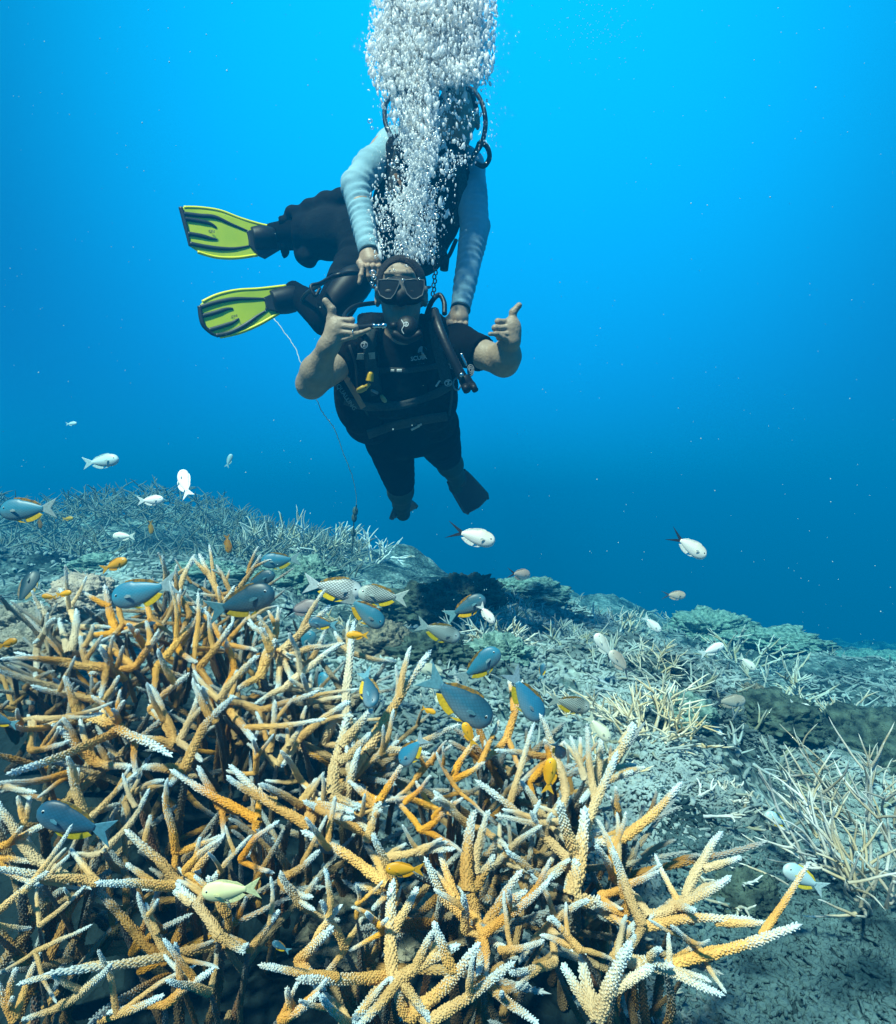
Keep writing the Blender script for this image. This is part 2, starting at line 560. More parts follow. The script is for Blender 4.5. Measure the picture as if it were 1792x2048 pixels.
# branches read off the photograph: base x, y, tip x, y, thickness (px)
HERO = [
 (370,1772,188,1765,34),(196,1766,-20,1738,32),(440,1872,350,1765,34),(442,1888,85,1948,34),(338,1915,274,1782,22),(120,2012,225,1925,30),
 (-30,1848,98,1742,26),(80,1760,140,1708,18),(78,1852,172,1770,18),(70,1902,186,1848,17),(-30,1712,96,1648,28),(78,1725,-15,1585,32),
 (182,1634,276,1543,22),(205,1705,300,1575,24),(355,1765,248,1658,32),(352,1705,326,1585,28),(368,1742,442,1678,26),(405,1790,505,1668,22),
 (455,1830,415,1750,30),(620,1655,456,1528,32),(515,1640,338,1538,30),(442,1616,394,1530,28),(602,1612,520,1566,25),(368,1540,468,1392,34),
 (172,1434,346,1515,36),(348,1490,298,1368,29),(358,1484,402,1378,26),(432,1442,404,1372,26),(68,1436,210,1426,20),(156,1436,128,1350,28),
 (218,1455,250,1400,22),(190,1525,114,1452,32),(145,1545,-20,1568,24),(166,1625,138,1530,30),(-25,1568,74,1584,24),(455,1412,512,1482,28),
 (512,1545,506,1478,20),(538,1505,550,1398,26),(555,1530,606,1448,26),(790,1965,788,1755,46),(789,1775,743,1668,30),(772,1768,600,1660,36),
 (740,1670,604,1600,30),(780,1952,590,1958,40),(796,1958,922,1888,38),(958,1876,1046,1738,36),(965,1868,1102,1758,32),(950,1852,848,1712,36),
 (930,1862,926,1788,30),(818,2036,962,1884,46),(856,2046,1032,1922,40),(962,1962,1080,2052,36),(1110,1925,1018,1946,30),(938,1785,952,1618,44),
 (952,1745,980,1618,30),(940,1655,868,1588,28),(1142,1724,948,1558,32),(1142,1790,1170,1610,52),(1150,1705,1236,1500,36),(1132,1642,988,1630,24),
 (664,1592,697,1425,42),(695,1452,711,1238,32),(730,1508,864,1298,36),(690,1622,722,1492,32),(645,1606,645,1544,16),(722,1630,730,1586,16),
 (748,1612,702,1566,24),(735,1682,762,1602,28),(596,1610,708,1625,34),(716,1512,862,1508,28),(806,1502,922,1448,24),(862,1612,770,1602,22),
 (758,1602,806,1526,26),(770,1716,912,1698,26),(920,1585,872,1502,16),(1014,1475,1046,1358,26),(1132,1590,1078,1426,30),(1100,1514,988,1500,24),
 (770,1862,732,1824,24),(596,1924,668,1852,38),(712,1835,712,1768,18),(1285,1850,1214,1668,34),(1252,1828,1228,1700,30),(1262,1856,1512,1838,34),
 (1298,1832,1464,1750,34),(1372,1798,1447,1662,34),(1250,1676,1366,1562,32),(1330,1932,1606,1848,40),(1228,1918,1350,1934,44),(1238,1916,1452,1992,36),
 (1195,2036,1264,1880,54),(1188,1572,1203,1476,30),(1216,1530,1272,1448,36),(1196,1566,1268,1542,26),(1242,1660,1234,1598,24),
 (350,1206,390,1108,20),(442,1196,397,1106,20),(330,1166,324,1110,17),(474,1180,522,1108,18),(462,1186,430,1128,16),(356,1296,361,1176,22),
 (312,1336,414,1212,26),(398,1336,468,1242,24),(390,1296,396,1182,18),(268,1336,317,1262,26),(292,1296,254,1246,24),(214,1334,26,1304,28),
 (138,1306,152,1216,28),(74,1296,112,1236,24),(104,1246,68,1202,18),(232,1266,209,1168,28),(246,1246,236,1170,18),(152,1256,118,1176,22),
 (558,1306,662,1208,28),(520,1356,552,1276,32),(558,1322,692,1286,24),(544,1296,556,1212,20),(546,1286,514,1228,20),(570,1376,682,1288,26),
 (612,1336,652,1258,22),(702,1306,668,1262,20),(650,1486,694,1400,30),(622,1406,604,1346,24),(786,1436,791,1328,18),(600,1476,702,1402,28),
 (120,1380,-20,1335,26),(205,1400,60,1370,24),(95,1455,0,1440,22),(300,1420,380,1345,26),(440,1400,520,1310,26),(250,1360,200,1290,24),
 (520,1420,640,1380,24),(700,1560,800,1480,26),(830,1560,905,1490,22),(905,1560,960,1470,24),(960,1530,1000,1440,20),(1060,1560,1130,1480,24),
 (1090,1640,1040,1560,26),(1170,1560,1140,1470,24),(840,1660,905,1600,24),(1000,1720,1085,1650,26),(1080,1760,1010,1700,26),(880,1760,820,1680,24),
 (560,1760,640,1700,28),(620,1820,560,1740,30),(690,1900,640,1800,28),(500,1900,560,1820,26),(330,2010,430,1935,30),(200,2040,330,1990,28),
 (560,2040,640,1985,32),(700,2050,640,1990,30),(1090,1860,1180,1800,28),(1200,1790,1320,1740,26),(1160,1900,1100,1830,26),(1400,1900,1340,1850,22),
 (30,2040,-10,1960,32),(420,1985,330,1960,28),(40,1660,60,1590,24),(250,1600,330,1560,22),(480,1720,560,1640,24),(60,1500,140,1480,22),
 (270,1480,200,1400,24),(470,1340,440,1260,22),(600,1560,560,1500,22),(1000,1900,1090,1880,26),(1110,1700,1060,1620,24),(1230,1760,1190,1690,28),
 (420,1240,470,1170,20),(380,1230,340,1160,20),(450,1290,410,1220,20),(300,1240,280,1180,18),(500,1240,480,1180,18),(180,1340,160,1270,24),
]
GOLD = (.80, .40, .04); ORNG = (.85, .40, .03); TAN = (.66, .44, .18); PALE = (.64, .55, .38)

HUBS = [
 (60, 1990, 'pale spiny staghorn coral filling the very bottom left corner'),
 (130, 1800, 'brown staghorn coral at the left edge just below the dark blue damselfish'),
 (400, 1930, 'long horizontal tan staghorn coral in the bottom left, over the blackest hollow'),
 (400, 1760, 'blue white tipped staghorn coral around the small yellow tinted pale fish, lower left'),
 (90, 1600, 'golden staghorn coral on the left edge above the dark blue damselfish'),
 (330, 1620, 'orange staghorn coral with thick crossing arms in the left middle of the thicket'),
 (560, 1640, 'staghorn coral with long parallel comb edged arms left of the centre'),
 (200, 1430, 'saturated golden staghorn coral in the upper left of the thicket'),
 (60, 1330, 'pale staghorn coral at the far left edge beside the lumpy grey boulder corals'),
 (320, 1260, 'tan staghorn coral with upright fingers at the top left beside the bright blue damselfish'),
 (470, 1230, 'highest peaked staghorn coral, tips reaching up to the hazy ridge behind'),
 (430, 1440, 'dense brown and orange staghorn coral in the middle of the left half'),
 (600, 1340, 'staghorn coral with one long golden arm pointing up and right past the striped fish'),
 (690, 1540, 'tall staghorn coral with two long fingers rising highest at the centre'),
 (790, 1930, 'staghorn coral with a thick orange upright trunk at the bottom centre'),
 (950, 1880, 'staghorn coral with spreading arms meeting in a star right of the bottom centre'),
 (900, 1620, 'pale staghorn coral below the biggest blue damselfish, over the brown hollow'),
 (960, 1760, 'staghorn coral with a broad golden upright stem right of the yellow fish'),
 (1150, 1700, 'bright orange trunked staghorn coral beside the rubble slope'),
 (1080, 1520, 'light staghorn coral below the fish pair at the right end of the thicket'),
 (1270, 1890, 'staghorn coral with long bristly arms reaching right over the rubble, bottom right'),
]


def build_thicket():
    rnd = random.Random(11)
    roots = []
    for i, (hx, hy, lab) in enumerate(HUBS):
        c = P(hx, hy, canopy(hx, hy) * 1.30)
        gz = ground(c.x, c.y)
        G = Vector((c.x, c.y, min(gz, c.z - .05)))
        root = thing('staghorn_coral', G, lab, 'staghorn coral', 'staghorn corals of the foreground thicket')
        roots.append((hx, hy, G, root))

    def near(px, py):
        return min(roots, key=lambda r: (r[0] - px) ** 2 + (r[1] - py) ** 2)

    def colour(px, py, k=0):
        # neighbouring branches of a colony share their colour
        g = .5 + .9 * noise.noise(Vector((px / 150, py / 150, 1.7))) + rnd.gauss(0, .10) + .10 * max(0, 1 - px / 900)
        g = max(0, min(1, g))
        lo, hi = (PALE, TAN) if g < .5 else (TAN, GOLD)
        t = (g * 2) % 1 if g < 1 else 1
        v = rnd.uniform(.85, 1.1)
        return tuple((a * (1 - t) + b * t) * v for a, b in zip(lo, hi))

    ends = []
    for (ax, ay, bx, by, th) in HERO:
        for q in ((ax, ay), (bx, by)): ends.append(q)
    for (ax, ay, bx, by, th) in HERO:
        Db = canopy(bx, by) * rnd.uniform(.93, 1.0)
        Da = canopy(ax, ay) * rnd.uniform(1.02, 1.10)
        A = P(ax, ay, Da); B = P(bx, by, Db)
        rad = th / 2 / F * (Da + Db) / 2 * .47
        hx, hy, G, root = near(ax, ay)
        col = colour(ax, ay)
        place(A, B, rad, LIB, root, col)
        d = (B - A); Ln = d.length
        # small side branchlets
        for k in range(rnd.choice((0, 1, 1, 1, 2))):
            t = rnd.uniform(.25, .7)
            p = A + d * t
            side = Vector((rnd.gauss(0, 1), rnd.gauss(0, .6), rnd.uniform(-.1, 1.2))).normalized()
            dd = (d.normalized() * .7 + side * .75).normalized()
            place(p, p + dd * Ln * rnd.uniform(.35, .75), rad * rnd.uniform(.6, .85), LIB, root, col)
        # the stem that carries it, down to the colony's foot
        # arms that weave on to the neighbouring junctions
        cand = [(math.hypot(q[0] - ax, q[1] - ay), q) for q in ends]
        cand = sorted(c for c in cand if 55 < c[0] < 190 * (.4 + (ay - 1100) / 1100))
        for c_, q in rnd.sample(cand[:5], min(2, len(cand[:5]))):
            if rnd.random() < .25: continue
            T = P(q[0] + rnd.uniform(-14, 14), q[1] + rnd.uniform(-14, 14), canopy(*q) * rnd.uniform(1.02, 1.12))
            place(A, T, rad * rnd.uniform(.7, .95), LIB, root, tuple(x * .95 for x in col))
        dist = (A - G).length
        if dist > .03:
            st = G + (A - G) * 0 + Vector((rnd.uniform(-.03, .03), rnd.uniform(-.03, .03), 0))
            mid = G.lerp(A, .5) + Vector((rnd.uniform(-.02, .02), rnd.uniform(0, .04), -.02))
            place(mid, A + (A - mid).normalized() * .006, rad * .95, LIB, root, tuple(x * .35 for x in col))  # lower stems darkened: shade between the branches put into their colour
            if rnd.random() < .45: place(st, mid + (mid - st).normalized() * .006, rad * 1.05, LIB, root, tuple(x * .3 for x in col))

    def clamp(A, B):
        for _ in range(7):
            px, py = proj(B)
            if B.y > .3 and B.y > canopy(px, py) * 1.03: return B
            B = A + (B - A) * .75
        return None

    for (hx, hy, G, root) in roots:
        C = P(hx, hy, canopy(hx, hy))
        nst = 3 if hy > 1500 else 7
        for s in range(nst):
            sx = hx + rnd.uniform(-170, 170) * (.55 + (hy - 1100) / 1900)
            sy = hy + rnd.uniform(-120, 110) * (.5 + (hy - 1100) / 1900)
            if sy < 1170 or sx > 1420 or (sx > 1050 and sy < 1480) or (sx > 760 and sy < 1400) or (sx>560 and sy<1300): continue
            D = canopy(sx, sy) * rnd.uniform(1.10, 1.38)
            q = P(sx, sy, D)
            dirn = (q - G)
            if dirn.length < .05: continue
            col = tuple(x * .85 for x in colour(sx, sy))
            r0 = .0040 * rnd.uniform(.8, 1.25)
            base = G.lerp(q, .35)
            tipp = clamp(base, q + Vector((rnd.gauss(0, .02), rnd.gauss(0, .02), rnd.uniform(.0, .05))))
            if tipp is None or (tipp - base).length < .03: continue
            col = (.16 * rnd.uniform(.6, 1.3), .10, .05)  # inner stems painted dark brown for the shade inside the thicket
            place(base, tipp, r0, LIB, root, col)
            col = tuple(x * .55 for x in colour(sx, sy))  # side branches dimmed too, as if deep in the thicket's shade
            for k in range(3):
                t = rnd.uniform(.35, .95)
                p = base.lerp(tipp, t)
                dd = Vector((rnd.gauss(0, .8), rnd.gauss(-.1, .6), rnd.uniform(.1, 1.1))).normalized()
                e = clamp(p, p + dd * rnd.uniform(.09, .2))
                if e is None or (e - p).length < .025: continue
                place(p, e, r0 * .85, LIB, root, col)
                if rnd.random() < .6:
                    p2 = p.lerp(e, rnd.uniform(.3, .7))
                    dd = (dd + Vector((rnd.gauss(0, .7), rnd.gauss(0, .5), rnd.uniform(0, .7)))).normalized()
                    e2 = clamp(p2, p2 + dd * rnd.uniform(.03, .07))
                    if e2 is not None and (e2 - p2).length > .02: place(p2, e2, r0 * .7, LIB, root, col)


build_thicket()


# ---- finer branching bushes further off
def grow(base, size, n, r, rnd, flat=.6, lean=(0, 0)):
    """list of (A, B, radius) twigs of one bush"""
    tw = []
    def rec(p, d, ln, rr, depth):
        q = p + d * ln
        tw.append((p, q, rr))
        if depth == 0 or len(tw) > n * 1.3: return
        for k in range(rnd.choice((2, 2, 3))):
            t = rnd.uniform(.45, 1.0)
            nd = (d + Vector((rnd.gauss(0, .6), rnd.gauss(0, .6), rnd.gauss(.18, .4)))).normalized()
            rec(p.lerp(q, t), nd, ln * rnd.uniform(.62, .95), rr * .82, depth - 1)
    k = max(4, n // 13)
    for i in range(k):
        a = 2 * math.pi * (i + rnd.random()) / k
        e = rnd.uniform(.25, 1.35)
        d = Vector((math.cos(a) * math.cos(e) + lean[0], math.sin(a) * math.cos(e) + lean[1], math.sin(e) * flat + .1)).normalized()
        rec(base + Vector((math.cos(a), math.sin(a), 0)) * size * rnd.uniform(0, .3), d, size * rnd.uniform(.3, .45), r, 2)
    return tw


def merged(tws, lib, name, mat, parent=None, cols=None):
    Vs, Fs, T = [], [], []
    b = 0
    for (A, B, rr) in tws:
        sl = min(lib, key=lambda s: abs(math.log(max((B - A).length, 1e-4) / (2 * rr) / s)))
        me = random.choice(lib[sl])
        if me.name not in CACHE:
            v = np.empty(len(me.vertices) * 3); me.vertices.foreach_get('co', v)
            me.calc_loop_triangles()
            t = np.empty(len(me.loop_triangles) * 3, dtype=np.int64); me.loop_triangles.foreach_get('vertices', t)
            a = np.empty(len(me.vertices)); me.attributes['tip'].data.foreach_get('value', a)
            CACHE[me.name] = (v.reshape(-1, 3), t.reshape(-1, 3), a)
        v, t, a = CACHE[me.name]
        M = np.array(frame(A, B, (B - A).length, 2 * rr * sl, random.uniform(0, 6.28)))
        Vs.append(v @ M[:3, :3].T + M[:3, 3]); Fs.append(t + b); T.append(a); b += len(v)
    me = mesh(name, np.concatenate(Vs), np.concatenate(Fs), mat)
    at = me.attributes.new('tip', 'FLOAT', 'POINT')
    at.data.foreach_set('value', np.concatenate(T))
    o = link(name, me, parent)
    return o


CACHE = {}
BUSH = [  # px, py(base), distance, size m, twigs, radius, colour, flat, label, parts?
 (1300, 1470, 1.75, .26, 288, .0042, (.78, .72, .54), .7, 'cream coloured fine branching coral bush right of the thicket, widest of the pale bushes', True),
 (1200, 1560, 1.35, .16, 90, .0040, (.70, .58, .36), .6, 'small tan branching coral hugging the right flank of the orange trunked staghorn', True),
 (1170, 1430, 1.9, .16, 120, .0042, (.62, .58, .45), .6, 'straw coloured finger coral on the rubble behind the yellow finned fish pair', True),
 (1310, 1360, 2.5, .22, 110, .004, (.55, .58, .50), .7, 'pale grey branching coral bush behind the cream bush, under the tailed chromis', True),
 (1740, 1800, 1.1, .36, 290, .0037, (.56, .56, .50), .9, 'tall brown twiggy coral with long thin arms at the lower right edge', True),
 (1770, 1660, 1.5, .32, 200, .0033, (.50, .46, .38), .8, 'thin armed brown coral at the right edge behind the tall twiggy one', True),
 (1475, 1612, 1.55, .10, 40, .0042, (.66, .68, .64), .8, 'small fan shaped white coral sprig standing alone on the rubble slope', True),
 (1380, 1660, 1.3, .10, 40, .0038, (.60, .66, .66), .5, 'bleached broken sprig lying on the rubble left of the fan shaped one', True),
 (1000, 1290, 2.6, .22, 130, .0058, (.62, .62, .50), .7, 'pale finger coral beside the dark overhang rock, under the white slanting fish', True),
 (1235, 1250, 3.9, .30, 110, .007, (.60, .64, .60), .5, 'small whitish coral tuft on the skyline of the rubble field', False),
 (1000, 1205, 3.5, .22, 120, .0055, (.62, .70, .70), .9, 'round bluish white coral tuft on top of the dark rock', False),
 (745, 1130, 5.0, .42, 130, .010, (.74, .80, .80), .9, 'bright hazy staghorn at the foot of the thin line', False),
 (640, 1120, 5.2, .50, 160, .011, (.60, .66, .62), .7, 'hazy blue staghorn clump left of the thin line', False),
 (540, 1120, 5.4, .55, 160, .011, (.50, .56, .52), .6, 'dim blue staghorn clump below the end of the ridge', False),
 (1640, 1460, 2.6, .30, 120, .0052, (.56, .52, .40), .5, 'brownish low branching coral on the slope above the black hollow at right', True),
 (1480, 1310, 3.9, .40, 120, .008, (.58, .60, .52), .5, 'low pale branching coral behind the right cave rock', False),
 (1560, 1380, 3.2, .34, 120, .007, (.55, .58, .50), .4, 'flat tufted coral crowning the cave rock at right', False),
 (1330, 1210, 5.2, .34, 80, .009, (.5, .55, .5), .4, 'tiny faint coral tuft on the far skyline right of centre', False),
 (150, 1190, 2.2, .2, 70, .0045, (.5, .5, .44), .7, 'thin grey twigs behind the lumpy boulder coral at left', True),
 (690, 1245, 2.4, .16, 70, .0048, (.66, .64, .5), .6, 'yellowish sprig showing between the striped fishes', True),
 (790, 1245, 2.7, .17, 70, .0048, (.6, .66, .6), .6, 'greenish sprig left of the dark overhang rock', True),
 (1440, 1820, 1.0, .10, 40, .0034, (.55, .62, .62), .4, 'bleached coral stub half buried at the dark pit, lower right', True),
 (890, 1400, 1.9, .14, 70, .0040, (.60, .60, .48), .6, 'dull branching coral directly behind the biggest blue damselfish', True),
]
for i, (px, py, Y, size, n, r, col, flat, lab, parts) in enumerate(BUSH):
    rnd = random.Random(500 + i)
    Yh = hit(px, py + 12) or Y
    if px < 1800 and Yh < Y * 2.2: size *= Yh / Y; r *= (Yh / Y) ** .8; Y = Yh
    q = P(px, py, Y)
    base = Vector((q.x, q.y, ground(q.x, q.y) - .01))
    tw = grow(base, size, n, r, rnd, flat, (-.25, -.2) if px > 1700 else (0, 0))
    if parts:
        root = thing('branching_coral', base, lab, 'branching coral', 'fine branching corals on the reef floor')
        for (A, B, rr) in tw[:290]:
            v = rnd.uniform(.8, 1.15)
            place(A, B, rr, LOW, root, tuple(c * v for c in col), rnd)
    else:
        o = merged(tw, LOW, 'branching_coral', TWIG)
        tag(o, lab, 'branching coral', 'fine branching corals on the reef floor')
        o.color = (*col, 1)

# far ridge of branching coral fading into the water, and thickets on the slope
rnd = random.Random(77)
tws = []
for k in range(2600):
    px = rnd.uniform(-250, 720)
    t = rnd.random()
    Y = 3.9 + 3.4 * t + rnd.gauss(0, .1)
    x = (px - 896) / F * Y
    gz = ground(x, Y)
    dome = .07 + .24 * math.exp(-((px - 260) / 330) ** 2) * math.exp(-((t - .55) / .33) ** 2)
    z = gz + rnd.uniform(.3, 1) * dome * (1 + .35 * noise.noise(Vector((x * 2.2, Y * 2.2, 0))))
    A = Vector((x, Y, z))
    d = Vector((rnd.gauss(0, .8), rnd.gauss(0, .8), rnd.uniform(.1, 1.2))).normalized()
    tws.append((A, A + d * rnd.uniform(.10, .22), .007))
    d2 = (d + Vector((rnd.gauss(0, .7), rnd.gauss(0, .7), .2))).normalized()
    tws.append((A + d * .08, A + d * .08 + d2 * rnd.uniform(.06, .15), .0055))
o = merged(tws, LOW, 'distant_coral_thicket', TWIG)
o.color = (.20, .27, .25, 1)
tag(o, 'hazy mass of branching coral along the ridge', kind='stuff')

tws = []
for k in range(2600):
    px = rnd.uniform(880, 2000); py = rnd.uniform(1240, 1600)
    Y = rnd.uniform(1.5, 6.5)
    x = (px - 896) / F * Y
    if noise.noise(Vector((x * 1.6, Y * 1.3, 4))) < .10: continue
    gz = ground(x, Y)
    A = Vector((x, Y, gz - .01))
    d = Vector((rnd.gauss(0, .9), rnd.gauss(0, .9), rnd.uniform(.2, 1.2))).normalized()
    s = rnd.uniform(.5, 1.1)
    tws.append((A, A + d * .11 * s, .0042))
    for j in range(2):
        d2 = (d + Vector((rnd.gauss(0, .7), rnd.gauss(0, .7), .2))).normalized()
        tws.append((A + d * .05 * s, A + d * .05 * s + d2 * rnd.uniform(.04, .09) * s, .0034))
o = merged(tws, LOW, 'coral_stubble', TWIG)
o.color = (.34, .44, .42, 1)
tag(o, 'short coral stubble over the rubble slope', kind='stuff')


# ---- rubble: broken sticks and lumps
def rubble(name, n, cond, smin, smax, mat, seed, lab):
    r = np.random.default_rng(seed)
    Vs, Fs = [], []; b = 0
    rr = random.Random(seed)
    ring = 5
    for k in range(n):
        x, y, s = cond(rr)
        z = ground(x, y)
        s *= rr.uniform(smin, smax)
        stick = rr.random() < .6
        Ln = s * (rr.uniform(1.6, 3.6) if stick else rr.uniform(.7, 1.2)); rad = s * (.28 if stick else .5)
        d = Vector((rr.gauss(0, 1), rr.gauss(0, 1), rr.gauss(0, .35))).normalized()
        u = d.orthogonal().normalized(); w = d.cross(u)
        c = Vector((x, y, z + rad * .4))
        V = []
        for (t, q) in ((-.5, .55), (-.3, 1), (.25, .9), (.5, .45)):
            off = u * rr.uniform(-.3, .3) * rad
            for j in range(ring):
                a = 2 * math.pi * j / ring
                g = rr.uniform(.75, 1.2)
                V.append(c + off + d * t * Ln + (u * math.cos(a) + w * math.sin(a)) * rad * q * g)
        Vs.append(np.array(V))
        f = []
        for i in range(3):
            for j in range(ring):
                f.append((i * ring + j, i * ring + (j + 1) % ring, (i + 1) * ring + (j + 1) % ring, (i + 1) * ring + j))
        f.append((0, 4, 3, 2)); f.append((0, 2, 1, 0)[:4]) if False else None
        f = np.array([q for q in f if q is not None])
        Fs.append(f + b); b += len(V)
    o = link(name, mesh(name, np.concatenate(Vs), np.concatenate(Fs), mat))
    return tag(o, lab, kind='stuff')


rub = material('bleached coral rubble', (.40, .50, .50), .85, scale=3.2, color2=(.03, .065, .07), bump=.6, bscale=160)


def spot(rr):
    while True:

        px = rr.uniform(650, 2050); Y = math.exp(rr.uniform(math.log(.75), math.log(4.5)))
        if rr.random() < .18: px = rr.uniform(-300, 700); Y = rr.uniform(1.3, 4.2)
        x = (px - 896) / F * Y
        if x / Y > .40 + .05 * math.sin(Y * 19) and Y < 1.05: continue
        if noise.noise(Vector((x * 1.1, Y * 1.1, 9))) > -.25 or rr.random() < .25:
            return x, Y, .6 + Y * .22


rubble('coral_rubble', 19000, spot, .006, .024, rub, 5, 'bleached broken coral rubble')


def spot2(rr):
    while True:
        px = rr.uniform(1150, 2000); Y = math.exp(rr.uniform(math.log(.7), math.log(1.9)))
        x = (px - 896) / F * Y
        if x / Y > .41 + .05 * math.sin(Y * 19) and Y < 1.02: continue
        if noise.noise(Vector((x * 2.1, Y * 2.1, 19))) > -.2: return x, Y, 1


rubble('fine_rubble', 15000, spot2, .003, .010, rub, 6, 'fine broken coral gravel between the rubble')

tws = []
rr = random.Random(61)
for k in range(700):
    px = rr.uniform(1050, 2000); Y = math.exp(rr.uniform(math.log(.72), math.log(3)))
    if rr.random() < .2: px = rr.uniform(600, 1100); Y = rr.uniform(1.5, 3)
    x = (px - 896) / F * Y
    if noise.noise(Vector((x * 3, Y * 3, 33))) < -.1: continue
    if x / Y > .40 and Y < 1.05: continue
    A = Vector((x, Y, ground(x, Y) + .006))
    d = Vector((rr.gauss(0, 1), rr.gauss(0, 1), abs(rr.gauss(0, .25)))).normalized()
    s = rr.uniform(.03, .10) * min(1, Y / 1.6)
    tws.append((A, A + d * s, rr.uniform(.0028, .0055) * min(1, Y / 1.6)))
    if rr.random() < .6:
        e = (d + Vector((rr.gauss(0, .8), rr.gauss(0, .8), .2))).normalized()
        tws.append((A + d * s * .4, A + d * s * .4 + e * s * .5, .0025 * min(1, Y / 1.4)))
o = merged(tws, LOW, 'broken_branches', TWIG)
o.color = (.34, .42, .42, 1)
tag(o, 'broken coral branches strewn on the rubble', kind='stuff')

def spot3(rr):
    while True:
        t = rr.uniform(.36, .95); Y = rr.uniform(.5, 1.12)
        if noise.noise(Vector((t * Y * 5, Y * 5, 3))) > -.3: return t * Y, Y, 1


rub2 = material('shade painted rubble', (.13, .22, .23), .9, scale=9, color2=(.02, .05, .06), bump=.8, bscale=220, spec=.1)  # corner shade put into the rubble's dark colour
rubble('shade_painted_rubble', 14000, spot3, .003, .014, rub2, 9, 'dark teal coral rubble in the lower right corner, its shade painted in')

# ---- rocks and massive corals
def boulder(px, py, Y, size, mat, name, lab, cat, seed, lump=.25, freq=2.2, sub=6, squash=(1, 1, 1)):
    import bmesh
    bm = bmesh.new()
    bmesh.ops.create_icosphere(bm, subdivisions=sub, radius=1)
    Yh = hit(px, py + size[2] / Y * F * .6)
    if Yh and Yh < Y * 2 and name == 'rock' and py < 1900 and px < 1700:
        size = tuple(q * Yh / Y for q in size); Y = Yh + size[1] * .3
    c = P(px, py, Y)
    for v in bm.verts:
        p = v.co.copy()
        s = Vector((seed * 3.1, seed * 1.7, 0))
        k = 1 + noise.fractal(p * freq + s, .9, 2.1, 5) * lump
        k += (1 - abs(noise.noise(p * freq * 2.7 + s))) * lump * .45
        k += noise.fractal(p * freq * 6 + s, .7, 2.3, 3) * lump * .28
        v.co = Vector((p.x * size[0] * k, p.y * size[1] * k, p.z * size[2] * k))
    me = bpy.data.meshes.new(name)
    bm.to_mesh(me); bm.free()
    me.polygons.foreach_set('use_smooth', [True] * len(me.polygons))
    me.materials.append(mat)
    o = bpy.data.objects.new(name, me); COL.objects.link(o); o.location = c
    tag(o, lab, cat)
    return o


